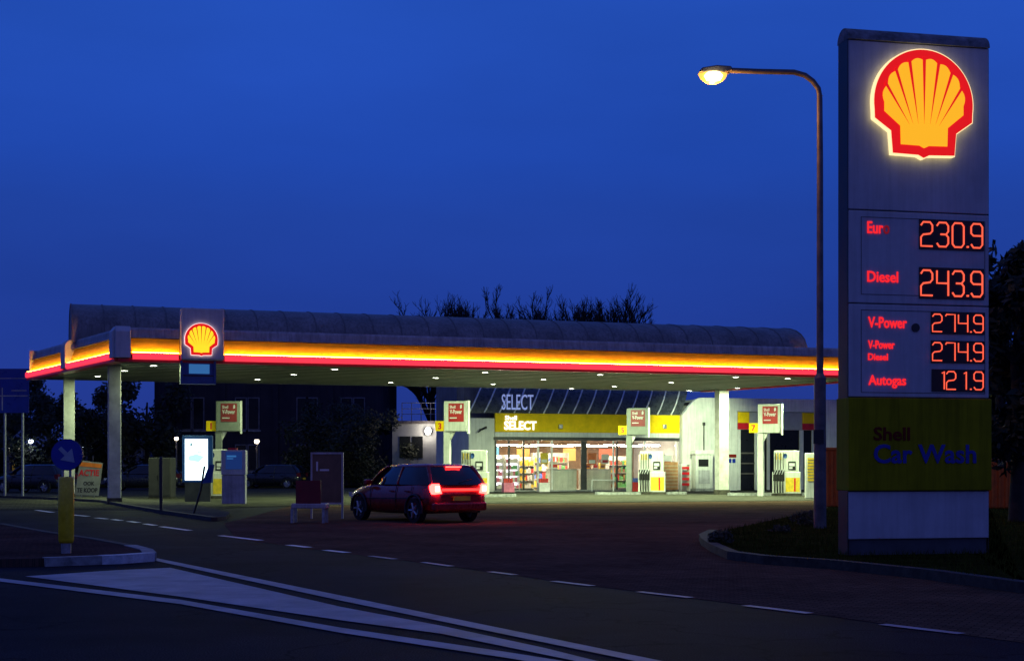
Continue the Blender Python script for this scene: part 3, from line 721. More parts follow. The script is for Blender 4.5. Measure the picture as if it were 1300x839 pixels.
# ------------------------------------------------------------------ pump islands, pumps and pump signs
def pump_sign(px, py_base, rz, number, bright, label):
    X, Y = ground(px, py_base)
    t = empty('pump_sign', (X, Y, .014), rz, label, 'pump sign', 'fuel signs on poles over the pumps')
    mb = MB(); mb.box(-.18, .10, -.12, .12, 0, 2.9); hm = M['pump_white'] if bright else M['sign_shell_shaded']; mb.build('pole', hm, t, bevel=.02)  # signs not bright get darker colours, painting in the shade on their fronts
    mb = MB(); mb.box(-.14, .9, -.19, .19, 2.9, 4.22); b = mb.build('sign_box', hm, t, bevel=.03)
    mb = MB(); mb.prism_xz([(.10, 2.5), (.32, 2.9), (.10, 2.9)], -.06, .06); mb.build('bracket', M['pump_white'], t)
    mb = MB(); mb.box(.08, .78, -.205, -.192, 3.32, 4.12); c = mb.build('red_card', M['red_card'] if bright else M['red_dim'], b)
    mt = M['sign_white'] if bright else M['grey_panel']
    mb = MB(); mb.text('Shell', .14, 3.90, .26, .13, -.206, .006, .02); mb.text('V-Power', .14, 3.66, .56, .19, -.206, .006, .03); mb.box(.14, .46, -.212, -.206, 3.46, 3.51)
    mb.add([(.62, -.21, 3.88), (.70, -.21, 3.92), (.70, -.21, 4.02), (.66, -.21, 4.08), (.61, -.21, 4.0)], [(0, 1, 2, 3, 4)])
    mb.build('card_lettering', mt, b)
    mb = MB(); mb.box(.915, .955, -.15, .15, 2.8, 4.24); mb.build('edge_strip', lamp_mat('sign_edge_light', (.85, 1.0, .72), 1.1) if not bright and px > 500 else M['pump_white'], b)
    mb = MB(); mb.box(-.58, -.16, -.05, .05, 2.92, 3.36); nb = mb.build('number_flag', M['sign_yellow'], t)
    mb = MB(); mb.text(number, -.37, 3.0, None, .28, -.051, .008, .03, align='C'); mb.build('number', M['lip_red'], nb)
    return t
def pump(X, Y, rz, label, k=.76):
    t = empty('fuel_pump', (X, Y, .014), rz, label, 'fuel pump', 'fuel pumps under the canopy'); t.scale = (k, .9, 1.0)
    mb = MB(); mb.box(-.85, .85, -.32, .32, .12, 1.12); lo = mb.build('lower_cabinet', M['pump_white'], t, bevel=.03)
    mb = MB(); mb.box(-.75, .75, -.26, .26, 1.12, 2.1); up = mb.build('upper_cabinet', M['pump_white'], t, bevel=.03)
    mb = MB(); mb.box(-.05, .8, -.335, -.322, .2, .85); mb.build('yellow_panel', M['yellow_paint'], lo)
    mb = MB(); mb.box(.45, .55, -.342, -.336, .22, .83); mb.build('red_stripe', M['lip_red'], lo)
    mb = MB(); mb.box(-.8, -.12, -.36, -.322, .7, 1.2); hd = mb.build('nozzle_holder', M['black'], t)
    for k in range(4):
        x = -.70 + k * .16
        mb = MB(); mb.tube([(x - .05, -.46, 1.0), (x + .02, -.46, 1.12), (x + .05, -.40, 1.22)], .028, 8); mb.build('nozzle', M['steel'], hd)
        mb = MB(); mb.tube([(x, -.46, 1.0), (x - .02, -.50, .6), (x, -.46, .16), (x + .03, -.40, .14), (x + .03, -.38, 1.1), (x + .03, -.30, 2.0)], .022, 8); mb.build('hose', M['rubber'], hd)
    mb = MB(); mb.box(.1, .55, -.29, -.262, 1.2, 1.6); dsp = mb.build('display', M['black'], up)
    mb = MB(); mb.box(.16, .49, -.296, -.291, 1.38, 1.52).box(.16, .36, -.296, -.291, 1.26, 1.34); mb.build('readout', M['sign_white'], dsp)
    mb = MB(); mb.lathe([(0, 0), (.12, 0), (.12, .02)], 20); o = mb.build('round_badge', M['blue_frame'], up); o.rotation_euler = (R(90), 0, 0); o.location = (-.08, -.265, 1.85)
    mb = MB(); mb.box(-.66, -.28, -.272, -.262, 1.65, 2.0); mb.build('price_card', M['sign_white'], up)
    mb = MB()
    for k in range(4): mb.box(-.64 + k*.095, -.58 + k*.095, -.28, -.273, 1.68, 1.97)
    mb.build('fuel_labels', M['yellow_paint'], up)
    mb = MB(); mb.box(-.9, .9, -.36, .36, 0, .12); mb.build('plinth', M['kerb_dark'], t)
    return t
def island(X, Y, label):
    t = empty('pump_island', (X, Y, .014), SF.a, label, 'kerbed island', 'pump islands')
    n = 8; pts = [(1.9 + .5*math.cos(R(-90 + 180*i/n)), .5*math.sin(R(-90 + 180*i/n))) for i in range(n+1)] + [(-1.9 + .5*math.cos(R(90 + 180*i/n)), .5*math.sin(R(90 + 180*i/n))) for i in range(n+1)]
    mb = MB(); mb.prism_xy(pts, 0, .12); mb.build('concrete_kerb', M['kerb'], t)
    mb = MB(); mb.prism_xy([(x*.93, y*.8) for x, y in pts], .12, .125); mb.build('brick_infill', M['forecourt'], t)
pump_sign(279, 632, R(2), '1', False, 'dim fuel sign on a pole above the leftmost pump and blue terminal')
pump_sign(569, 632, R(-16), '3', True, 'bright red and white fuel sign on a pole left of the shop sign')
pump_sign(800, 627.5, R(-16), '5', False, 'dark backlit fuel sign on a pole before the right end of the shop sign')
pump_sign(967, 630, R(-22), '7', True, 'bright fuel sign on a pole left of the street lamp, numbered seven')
X, Y = ground(1001, 630); pump(X, Y + .4, R(-14), 'white fuel pump with yellow panel left of the street lamp')
X, Y = ground(829, 628); pump(X, Y + .5, R(-10), 'fuel pump before the right half of the shop window')
X, Y = ground(602, 631); pump(X, Y + .5, R(-6), 'fuel pump left of the lit shop windows')
X, Y = ground(268, 633.5); pump(X, Y + .4, R(18), 'dim fuel pump between the lit poster and the blue terminal')
for (px, py, lab) in ((985, 629, 'kerbed pump island near the street lamp'), (815, 627.8, 'kerbed pump island before the right half of the shop'), (590, 631.3, 'kerbed pump island before the left end of the shop')):
    X, Y = ground(px, py); island(X, Y + .45, lab)
X, Y = ground(1031, 633)
t = empty('paper_towel_bin', (X, Y, .014), R(-10), 'yellow and grey louvred bin cabinet right beside the street lamp pole', 'bin')
mb = MB(); mb.box(-.3, .3, -.25, .25, 0, 1.95); mb.build('bin_body', M['pump_white'], t, bevel=.03)
mb = MB()
for k in range(8): mb.box(-.2, .25, -.28, -.252, .75 + k*.13, .83 + k*.13)
mb.build('louvres', M['yellow_paint'], t)

# payment terminal at the left island
X, Y = ground(297.5, 643)
t = empty('payment_terminal', (X, Y, .1), R(4), 'white and grey payment terminal with dark blue screen by the leftmost pump', 'terminal')
mb = MB(); mb.box(-.40, .40, -.25, .25, 0, 1.0); mb.build('base_cabinet', M['grey_panel'], t, bevel=.02)
mb = MB(); mb.box(-.42, .42, -.28, .28, 1.0, 1.86); hd = mb.build('head', M['pump_white'], t, bevel=.03)
mb = MB(); mb.box(-.26, .30, -.30, -.282, 1.2, 1.8); p_ = mb.build('screen', M['screen_blue_dim'], hd)
mb = MB(); mb.box(-.22, .1, -.306, -.301, 1.62, 1.68).box(-.22, .0, -.306, -.301, 1.55, 1.585); mb.build('screen_lines', M['screen_blue'], p_)
mb = MB(); mb.box(-.2, .1, -.1, .1, 1.86, 1.94); mb.build('red_cap', M['lip_red'], t)

# illuminated poster
X, Y = ground(251, 637)
t = empty('poster_light_box', (X, Y, .014), R(6), 'tall blue framed light box with glowing white poster', 'light box')
s = F / Y; wv = 38 / s; zb, zt_ = (637 - 613) / s, (637 - 553) / s
mb = MB(); mb.box(-wv/2, wv/2, -.1, .1, zb, zt_); b = mb.build('frame', M['blue_frame'], t, bevel=.03)
mb = MB(); mb.box(-wv/2 + .11, wv/2 - .19, -.112, -.102, zb + .1, zt_ - .14); b2 = mb.build('lit_poster', M['ad_white'], b)
cxp, czp = -.04, (zb + zt_)/2
mb = MB()
for (dx, dz, w_, h_) in ((-.2, .55, .10, .16), (.12, .28, .22, .05), (-.28, .26, .05, .12), (-.05, .36, .06, .04), (.22, .72, .12, .03), (.0, .72, .09, .03)):
    mb.prism_xz([(cxp+dx-w_/2, czp+dz-.02), (cxp+dx+w_/2, czp+dz-h_*.3), (cxp+dx+w_*.3, czp+dz+h_*.6), (cxp+dx-w_*.3, czp+dz+h_*.4)], -.1165, -.113)
mb.build('dark_print', M['ad_dark'], b2)
mb = MB(); mb.prism_xz([(cxp-.32, czp-.05), (cxp+.1, czp-.12), (cxp+.3, czp+.1), (cxp, czp+.2), (cxp-.3, czp+.12)], -.1150, -.1125); mb.build('pale_print', lamp_mat('poster_pale', (.45, .88, .86), 1.25), b2)
mb = MB(); mb.box(-wv/2 + .1, wv/2 - .1, -.08, .08, 0, zb); mb.build('base', M['dark_frame'], t)

# leaning narrow sign, thin post, grey cabinet
X, Y = ground(246, 656)
t = empty('leaning_sign_post', (X, Y, .1), 0, 'thin dark leaning post with a blue sign edge-on before the lit poster', 'sign post')
s = F / Y
mb = MB(); mb.tube([(0, 0, 0), (.2, 0, 30/s), (.30, .0, 60/s)], .03, 8); mb.build('post', M['black'], t)
mb = MB(); mb.prism_xz([(.24, 38/s), (.50, 39/s), (.58, 62/s), (.44, 62/s)], -.06, .0); mb.build('blue_sign', M['blue_frame'], t)
X, Y = ground(204.5, 652)
t = tag(MB().cyl(0, 0, 0, 1.55, .05, 10).cyl(0, 0, 1.55, 1.6, .056, 10, .03).build('marker_post', M['grey_box'], None, (X, Y, .1)), 'thin grey post on the kerb before the grey cabinet', 'post')
X, Y = ground(206, 633)
t = empty('utility_cabinet', (X, Y, .014), R(-10), 'dark grey double-door utility cabinet between the front column and the lit poster', 'cabinet')
mb = MB(); mb.box(-.5, .5, -.3, .3, .06, 1.75); mb.build('cabinet_body', M['grey_box'], t, bevel=.03)
for sx in (-.47, .02):
    mb = MB(); mb.box(sx, sx + .45, -.32, -.302, .15, 1.68); dd = mb.build('cabinet_door', M['grey_box'], t)
    mb = MB(); mb.box(sx + (.38 if sx < 0 else .04), sx + (.41 if sx < 0 else .07), -.345, -.322, .8, 1.0); mb.build('handle', M['black'], dd)
mb = MB(); mb.box(-.52, .52, -.32, .32, 0, .06); mb.build('plinth', M['kerb_dark'], t)

# advertising board left of the front column
X, Y = ground(113, 634); s = F / Y
t = empty('sale_board', (X, Y, .1), 0, 'tilted white notice board with orange top beside the blue arrow sign', 'notice board')
Z = lambda py: (634 - py) / s
Xb = lambda px: (px - 113) / s
mb = MB(); mb.prism_xz([(Xb(95.5), Z(631)), (Xb(125), Z(632)), (Xb(130.5), Z(590.5)), (Xb(101.5), Z(587)) ], -.02, .02); b = mb.build('board', mat('toned_board', (.22, .22, .21), .6, var=.12), t)  # white board in one even darker grey
mb = MB(); mb.prism_xz([(Xb(101.3), Z(594.5)), (Xb(129), Z(597)), (Xb(129.6), Z(592)), (Xb(102), Z(589))], -.028, -.0205); mb.build('orange_band', M['orange'], b)
sl = -.10
mb = MB(); mb.text('ACTIE', Xb(99.5), Z(607), 27/s, 8/s, -.0205, .006, .03, .15); mb.build('red_lettering', M['lip_red'], b)
mb = MB(); mb.text('OOK', Xb(106), Z(619), 14/s, 5/s, -.0205, .006, .03, .1); mb.text('TE KOOP', Xb(98), Z(628), 26/s, 6/s, -.0205, .006, .03, .1); mb.build('black_lettering', M['black'], b)
mb = MB(); mb.tube([(Xb(103), .05, 0), (Xb(108), .03, Z(588))], .02, 8).tube([(Xb(119), .05, 0), (Xb(124), .03, Z(590))], .02, 8); mb.build('legs', M['steel'], t)

# display board on a low trolley at the entry
X, Y = ground(398, 664); s = F / Y
t = empty('board_trolley', (X, Y, .014), R(-4), 'low white trolley stand with a red banner and four legs beside the entry', 'banner stand')
q_ = lambda px: (px - 398) / s
mb = MB(); mb.box(q_(372), q_(416), -.25, .25, .36, .48); mb.build('deck', M['grey_panel'], t, bevel=.02)
mb = MB(); mb.box(q_(377), q_(409), -.16, -.13, .48, 1.05); mb.build('red_banner', M['red_dim'], t)
for x in (q_(373), q_(413)):
    for y in (-.2, .2):
        mb = MB(); mb.box(x - .035, x + .035, y - .03, y + .03, 0, .36); mb.build('leg', M['steel'], t)
X2, Y2 = ground(414, 659)
t = empty('poster_stand', (X2, Y2 + .2, .014), R(-4), 'tall framed poster stand just behind the low white trolley', 'poster stand')
s2 = F / (Y2 + .2)
mb = MB(); w2, h0, h1 = 42/s2, 18/s2, 84/s2
mb.box(-w2/2, -w2/2 + .05, -.03, .03, 0, h1).box(w2/2 - .05, w2/2, -.03, .03, 0, h1).box(-w2/2 + .05, w2/2 - .05, -.03, .03, h0, h0 + .05).box(-w2/2 + .05, w2/2 - .05, -.03, .03, h1 - .05, h1); mb.build('frame', M['grey_panel'], t)
mb = MB(); mb.box(-w2/2 + .05, w2/2 - .05, -.01, .01, h0 + .05, h1 - .05); pb = mb.build('poster', mat('poster_brown', (.16, .10, .06), .35), t)
mb = MB(); mb.box(-w2/2 + .15, -w2/2 + .2, -.016, -.011, h1 - .5, h1 - .25).box(-w2/2 + .25, -w2/2 + .5, -.016, -.011, h1 - .5, h1 - .45); mb.build('poster_print', M['sign_white'], pb)

# ------------------------------------------------------------------ price totem
TA = R(12.2)
ox, oy = (1167.5 - CX) * 21.5 / F, 21.5
TF = Frame(ox, oy, TA)
tt = empty('price_totem', (ox, oy, .0), TA, 'tall blue-grey price pylon with glowing emblem and red fuel prices', 'price sign')
HW = 1.155; TH = .34
tx = lambda px, py, y=0.0: TF.hit(px, py, y)
def tz(py): return TF.hit(1168, py, 0)[1]
zc = [tz(713), tz(684), tz(623), tz(505), tz(387), tz(269.5), tz(56)]
mb = MB(); mb.box(-HW + .02, HW - .02, .04, TH - .04, 0.05, zc[1]); mb.build('plinth', mat('plinth_dark', (.07, .075, .085), .6), tt)
def panel(name, z0, z1, m, y0=0.0, x=HW): 
    mb = MB(); mb.box(-x, x, y0, TH - y0, z0 + .008, z1 - .008); return mb.build(name, m, tt, bevel=.012)
panel('base_panel', zc[1], zc[2], M['white_panel'])
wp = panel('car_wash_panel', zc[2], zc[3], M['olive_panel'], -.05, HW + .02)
p2 = panel('price_panel', zc[3], zc[4], M['white_panel'])
p1 = panel('price_panel', zc[4], zc[5], M['white_panel'])
p0 = panel('emblem_panel', zc[5], zc[6], M['white_panel'])
mb = MB(); mb.box(-HW + .03, HW - .03, .03, TH - .03, zc[1] + .01, zc[6] + .02); mb.build('core_frame', M['dark_frame'], tt)
mb = MB(); mb.box(-HW - .012, -HW - .003, .012, TH + .0, .1, zc[6] + .02).box(HW + .003, HW + .012, .02, TH, .1, zc[6]); mb.build('edge_rail', M['dark_frame'], tt, bevel=.02)
capp = [(TH/2 - .20*math.cos(math.pi*i/10), zc[6] + .002 + .20*math.sin(math.pi*i/10)) for i in range(11)]
mb = MB(); vs = [(-HW - .012, y, z) for y, z in capp] + [(HW, y, z) for y, z in capp]
mb.add(vs, [(i, i+1, i+12, i+11) for i in range(10)], True); mb.add(vs[:11], [tuple(range(11))]); mb.add(vs[11:], [tuple(range(11))]); mb.add([vs[0], vs[10], vs[21], vs[11]], [(0, 1, 2, 3)])
mb.build('rounded_cap', mat('cap_grey', (.20, .20, .21), .7, var=.35, vscale=5, dirt=(.07, .07, .07)), tt)
ex, ez = tx(1173, 132.5, -.12)
emblem(p0, (ex, ez), 1.60, 0, M['emblem_yellow'], M['emblem_red'], M['emblem_rim'], .11)
# price displays
SEG = {'2': [[(0,.86),(.1,1),(.4,1),(.5,.87),(.5,.63),(.4,.52),(.1,.48),(0,.37),(0,0),(.5,0)]],
 '3': [[(0,.86),(.1,1),(.4,1),(.5,.87),(.5,.63),(.4,.51),(.16,.51)], [(.4,.51),(.5,.39),(.5,.13),(.4,0),(.1,0),(0,.14)]],
 '0': [[(0,.13),(0,.87),(.1,1),(.4,1),(.5,.87),(.5,.13),(.4,0),(.1,0),(0,.13)]],
 '9': [[(.5,.5),(.1,.5),(0,.6),(0,.87),(.1,1),(.4,1),(.5,.87),(.5,.13),(.4,0),(.1,0),(0,.14)]],
 '4': [[(0,1),(0,.5),(.5,.5)], [(.5,1),(.5,0)]], '7': [[(0,.9),(.04,1),(.5,1),(.5,0)]], '1': [[(.3,.9),(.42,1),(.42,0)]]}
def price(par, chars, L_, T_, R_, B_, cell):
    x0, z1 = tx(L_, T_, -.01); x1, z0 = tx(R_, B_, -.01)
    mb = MB(); mb.box(x0, x1, -.018, -.001, z0, z1); dp = mb.build('price_display', M['display_black'], par)
    W_ = x1 - x0; H_ = z1 - z0; h = H_ * .80; zb_ = z0 + H_ * .10; r = H_ * .029
    for ch, cxx in zip(chars, cell):
        mb = MB()
        if ch == '.':
            mb.tube([(x0 + W_*cxx, -.022, zb_ - .004), (x0 + W_*cxx, -.022, zb_ + r*1.5)], r*1.45, 8)
        else:
            wd = W_ * .175
            for path in SEG[ch]: mb.tube([(x0 + W_*cxx + a*2*wd, -.024, zb_ + b*h) for a, b in path], r, 8)
        mb.build('digit', M['digit'], dp)
c5 = (.02, .265, .505, .742, .795)
price(p1, '230.9', 1167, 278, 1249, 319, c5); price(p1, '243.9', 1167, 339, 1249, 381, c5)
price(p2, '274.9', 1182, 396, 1249.5, 425, c5); price(p2, '274.9', 1182, 432, 1249.5, 461.5, c5)
price(p2, '121.9', 1183, 468.5, 1249.5, 497.5, (.08, .27, .50, .735, .795))
def ttext(par, s_, L_, T_, R_, B_, m, name='lettering', bold=.02):
    x0, z1 = tx(L_, T_); x1, z0 = tx(R_, B_)
    mb = MB(); mb.text(s_, x0, z0, x1 - x0, z1 - z0, -.001, .010, bold); return mb.build(name, m, par)
ttext(p1, 'Eur', 1101, 281, 1121, 297, M['led_text'], bold=.014); ttext(p1, 'o', 1121.5, 286, 1129, 297.3, M['led_dim'], bold=.014)
ttext(p1, 'Diesel', 1101, 344, 1140, 359, M['led_text'], bold=.014)
ttext(p2, 'V-Power', 1102, 402, 1151, 417, M['led_text'], bold=.014)
ttext(p2, 'V-Power', 1102, 432, 1135.5, 443, M['led_text'], bold=.014); ttext(p2, 'Diesel', 1102, 448.5, 1127, 457.5, M['led_text'], bold=.014)
ttext(p2, 'Autogas', 1102.5, 476, 1150, 493, M['led_text'], bold=.014)
for par, T_, B_ in ((p1, 275, 378), (p2, 393, 500)):
    x0, z1 = tx(1093, T_); x1, z0 = tx(1250.5, B_)
    mb = MB(); g = .008
    mb.box(x0, x1, -.004, -.0005, z1 - g, z1).box(x0, x1, -.004, -.0005, z0, z0 + g).box(x0, x0 + g, -.004, -.0005, z0 + g, z1 - g).box(x1 - g, x1, -.004, -.0005, z0 + g, z1 - g)
    mb.build('panel_groove', M['dark_frame'], par)
x_, z_ = tx(1162, 416); mb = MB(); mb.prism_xz([(x_ + .065*math.cos(R(a)), z_ + .065*math.sin(R(a))) for a in range(0, 360, 20)], -.02, -.001); mb.build('round_lock', M['dark_frame'], p2)
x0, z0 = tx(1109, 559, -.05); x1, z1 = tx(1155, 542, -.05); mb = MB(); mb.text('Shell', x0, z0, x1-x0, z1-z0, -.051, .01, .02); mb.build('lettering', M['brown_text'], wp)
x0, z0 = tx(1109, 588, -.05); x1, z1 = tx(1239, 564, -.05); mb = MB(); mb.text('Car Wash', x0, z0, x1-x0, z1-z0, -.051, .01, .02); mb.build('lettering', M['blue_text'], wp)

# ------------------------------------------------------------------ street lamp
X, Y = ground(1041, 670, .1)
sl_ = empty('street_lamp', (X, Y, .1), 0, 'tall single-arm street lamp lit orange beside the price pylon', 'street lamp')
s = F / Y; HL = (670 - 90) / s
lp = lambda px, py: ((px - 1041) / s, 0, (670 - py) / s)
mb = MB(); mb.cyl(0, 0, 0, (670 - 480)/s, .135, 16, .125); mb.cyl(0, 0, (670-480)/s, (670-474)/s, .125, 16, .075); mb.build('pole_base', M['lamp_pole'], sl_)
mb = MB(); mb.tube([lp(1041, 476), lp(1041, 200), lp(1040.5, 122)], .075, 12, True, .062)
arm = [lp(1040.5, 122), lp(1039, 113), lp(1032, 103.5), lp(1022, 96), lp(1008, 92), lp(960, 91), lp(922, 89.5)]
mb.build('pole', M['lamp_pole'], sl_)
mb = MB(); mb.tube(arm, .058, 12); mb.build('arm', M['lamp_pole'], sl_)
mb = MB(); mb.box(-.17, .05, -.15, -.12, 1.8, 2.1); mb.build('service_box', M['grey_box'], sl_)
hx_, _, hz_ = lp(906, 92)
mb = MB(); mb.add([], [])
hp = [(hx_ - .34, hz_ - .03), (hx_ - .26, hz_ + .07), (hx_ + .05, hz_ + .12), (hx_ + .36, hz_ + .10), (hx_ + .40, hz_ + .02), (hx_ + .28, hz_ - .03)]
mb.prism_xz(hp[::-1], -.15, .15); hd = mb.build('lamp_head', M['lamp_pole'], sl_, bevel=.03)
mb = MB(); vs = []; 
for i in range(7):
    for j in range(12):
        a = math.pi/2 * i/6; b_ = 2*math.pi*j/12
        vs.append((hx_ - .02 + .31*math.cos(a)*math.cos(b_), .15*math.cos(a)*math.sin(b_), hz_ - .02 - .24*math.sin(a)))
mb.add(vs, [(i*12 + j, i*12 + (j+1) % 12, (i+1)*12 + (j+1) % 12, (i+1)*12 + j) for i in range(6) for j in range(12)], True); ln_ = mb.build('lens', M['sodium'], hd)
mb = MB(); mb.lathe([(0, -.12), (.15, -.09), (.20, 0), (.15, .06), (0, .08)], 14, (hx_ - .02, -.11, hz_ - .11)); mb.build('burner', lamp_mat('burner_white', (1.0, .80, .38), 9), hd)
def point(name, loc, col, e, r=.1, par=None, spot=None):
    l = bpy.data.lights.new(name, 'SPOT' if spot else 'POINT'); l.color = col; l.energy = e; l.shadow_soft_size = r
    if spot: l.spot_size = R(spot); l.spot_blend = .6
    o = bpy.data.objects.new(name, l); COL.objects.link(o); o.location = loc
    if par: o.parent = par
    return o
point('sodium_lamp', (hx_ - .04, 0, hz_ - .42), (1.0, .40, .08), 210, .12, sl_)

# ------------------------------------------------------------------ keep-right bollard on the island
X, Y = ground(84, 702, .115)
t = empty('arrow_bollard', (X, Y, .115), R(4), 'yellow traffic bollard with round blue arrow sign on the island', 'bollard')
s = F / Y
mb = MB(); mb.cyl(0, 0, 0, 16/s, .075, 16); mb.build('foot', M['steel'], t)
mb = MB(); mb.lathe([(0, 13/s), (.10, 13/s), (.115, 17/s), (.118, 94/s), (.11, 97/s), (0, 97/s)], 24); mb.build('yellow_tube', mat('bollard_yellow', (.85, .60, .02), .25, var=.12, vscale=5), t)
mb = MB(); mb.cyl(-.05, 0, 97/s, 112/s, .02, 8).cyl(.06, 0, 97/s, 112/s, .02, 8); mb.build('sign_bracket', M['steel'], t)
def disc(r, y0, y1, cz, n=36): return MB().prism_xz([(.02 + r*math.cos(2*math.pi*k/n), cz + r*math.sin(2*math.pi*k/n)) for k in range(n)], y0, y1)
rs = 19.5/s; cz_ = 125/s
rim = disc(rs, -.05, -.02, cz_).build('round_sign', M['blue_sign'], t)
disc(rs*1.03, -.02, .01, cz_).build('sign_back', M['grey_box'], rim)
a_ = rs
def rot45(P): return [(.02 + (x - z)*.7071*a_, cz_ + (x + z)*.7071*a_) for x, z in P]
arrow = [(-.13, .62), (-.13, .05), (-.52, .05), (0, -.72), (.52, .05), (.13, .05), (.13, .62)]
mb = MB(); mb.prism_xz(rot45(arrow), -.058, -.0505); mb.build('white_arrow', mat('arrow_white', (.40, .44, .52), .4), rim)

# ------------------------------------------------------------------ cars
def loft(rows, smooth=True):
    n = len(rows[0]); vs = [p for r_ in rows for p in r_]; fs = []
    for i in range(len(rows) - 1):
        for k in range(n): fs.append((i*n + k, i*n + (k+1) % n, (i+1)*n + (k+1) % n, (i+1)*n + k))
    mb = MB(); mb.add(vs, fs, smooth); mb.add(rows[0], [tuple(range(n))[::-1]]); mb.add(rows[-1], [tuple(range(n))]); return mb
def make_car(label, paint, lit, group=None):
    t = empty('car', (0, 0, 0), 0, label, 'car', group)
    st = [(-2.06, .62, .40, .72), (-2.02, .78, .30, .92), (-1.85, .84, .25, .99), (-1.3, .87, .22, .98), (-.4, .88, .21, .95), (.6, .88, .21, .94), (1.05, .87, .22, .92), (1.5, .85, .23, .85), (1.85, .80, .26, .76), (2.02, .70, .32, .68), (2.06, .55, .40, .60)]
    rows = []
    for y, w, zb, zt in st:
        h = zt - zb
        prof = [(.0, zb), (.75*w, zb), (.96*w, zb + .08*h + .02), (w, zb + .35*h), (.985*w, zb + .65*h), (.95*w, zt - .06), (.84*w, zt), (0, zt + .012)]
        full = prof + [(-x, z) for x, z in prof[1:-1][::-1]]
        rows.append([(x, y, z) for x, z in full])
    bd = loft(rows).build('body', paint, t)
    # greenhouse
    g = []
    for y0, y1, w, z in ((-1.98, 1.12, .80, .95), (-1.90, .95, .775, 1.08), (-1.74, .62, .715, 1.27), (-1.60, .35, .665, 1.40)):
        P = []
        for (sx, yy) in ((1, y0), (1, y0 + .35*(y1-y0)), (1, y0 + .7*(y1-y0)), (.86, y1 - .06), (0, y1 + .04), (-.86, y1 - .06), (-1, y0 + .7*(y1-y0)), (-1, y0 + .35*(y1-y0)), (-1, y0), (-.8, y0 - .07), (0, y0 - .1), (.8, y0 - .07)): P.append((sx*w, yy, z))
        g.append(P)
    loft(g).build('windows', M['car_glass'], t)
    rr = []
    for k, (gr, dz) in enumerate(((0.98, -.012), (1.0, .0), (.95, .04), (.75, .07))):
        rr.append([(x*gr*1.01, (y + .62)*gr*1.01 - .62, 1.40 + dz) for x, y, z in g[3]])
    loft(rr).build('roof', paint, t)
    for sx in (1, -1):
        mb = MB(); mb.tube([(sx*.80, -1.93, .95), (sx*.745, -1.80, 1.17), (sx*.668, -1.60, 1.41)], .055, 6).tube([(sx*.70, 1.02, .95), (sx*.66, .66, 1.22), (sx*.60, .30, 1.41)], .035, 6).tube([(sx*.805, -.42, .95), (sx*.675, -.5, 1.40)], .03, 6)
        mb.build('pillar', paint, t)
        mb = MB(); mb.box(min(sx*.82, sx*1.02), max(sx*.82, sx*1.02), .72, .86, .93, 1.07); mb.build('wing_mirror', paint, t, bevel=.03)
        # lamps
        mb = MB(); mb.prism_xz([(sx*.58, .74), (sx*.80, .72), (sx*.82, .98), (sx*.66, .98)] if sx > 0 else [(sx*.66, .98), (sx*.82, .98), (sx*.80, .72), (sx*.58, .74)], -2.075, -1.86); tl = mb.build('tail_lamp', M['tail'] if lit else M['red_dim'], t)
        if lit:
            mb = MB(); mb.box(sx*.72 - .06, sx*.72 + .06, -2.09, -2.076, .79, .92); mb.build('bright_core', M['tail_core'], tl)
        mb = MB(); mb.prism_xz([(sx*.45, .58), (sx*.72, .60), (sx*.74, .72), (sx*.5, .70)] if sx > 0 else [(sx*.5, .70), (sx*.74, .72), (sx*.72, .60), (sx*.45, .58)], 1.9, 2.05); mb.build('headlight', M['sign_white'], t)
        for y in (-1.28, 1.30):
            w = []
            for i in range(24):
                a = 2*math.pi*i/24; w.append((y + .31*math.cos(a), .31 + .31*math.sin(a)))
            mb = MB()
            vs = [(sx*.70, p, q) for p, q in w] + [(sx*.89, p, q) for p, q in w] + [(sx*.895, y + (p-y)*.68, .31 + (q-.31)*.68) for p, q in w]
            mb.add(vs, [(i, (i+1) % 24, (i+1) % 24 + 24, i + 24) for i in range(24)], True); mb.add(vs, [(i+24, (i+1) % 24 + 24, (i+1) % 24 + 48, i + 48) for i in range(24)])
            whl = mb.build('wheel', M['rubber'], t)
            mb = MB()
            for k in range(5):
                a = 2*math.pi*k/5
                mb.tube([(sx*.885, y, .31), (sx*.89, y + .20*math.cos(a), .31 + .20*math.sin(a))], .035, 6)
            mb.add([(sx*.86, y + .215*math.cos(2*math.pi*i/20), .31 + .215*math.sin(2*math.pi*i/20)) for i in range(20)], [tuple(range(20))])
            mb.build('rim', M['chrome'], whl)
            mb = MB(); arcp = [(sx*.882, y + .37*math.cos(R(a)), .33 + .37*math.sin(R(a))) for a in range(-15, 196, 15)]
            mb.tube(arcp, .035, 6); mb.build('wheel_arch', M['black'], t)
    for sx in (1, -1):
        mb = MB()
        for y in (-.45, .75, -1.15): mb.tube([(sx*.868, y, .36), (sx*.889, y, .55), (sx*.872, y, .80), (sx*.845, y, .92)], .009, 5)
        mb.tube([(sx*.882, -1.8, .62), (sx*.905, 0, .60), (sx*.885, 1.7, .58)], .012, 5)
        mb.build('door_seam', M['black'], t)
        mb = MB()
        for y in (-.25, -.95): mb.box(min(sx*.87, sx*.90), max(sx*.87, sx*.90), y - .1, y + .08, .77, .80)
        mb.build('door_handle', paint, t)
    mb = MB(); mb.tube([(-.62, -2.055, .70), (0, -2.09, .70), (.62, -2.055, .70)], .010, 5).tube([(-.6, -1.99, .965), (0, -2.06, .972), (.6, -1.99, .965)], .012, 5); mb.build('tailgate_seam', M['black'], t)
    mb = MB(); mb.tube([(-.05, -2.06, 1.0), (.42, -1.97, 1.10)], .010, 5); mb.build('rear_wiper', M['black'], t)
    mb = MB(); mb.box(-.80, .80, -2.10, -1.9, .30, .52); mb.build('rear_bumper', paint, t, bevel=.05)
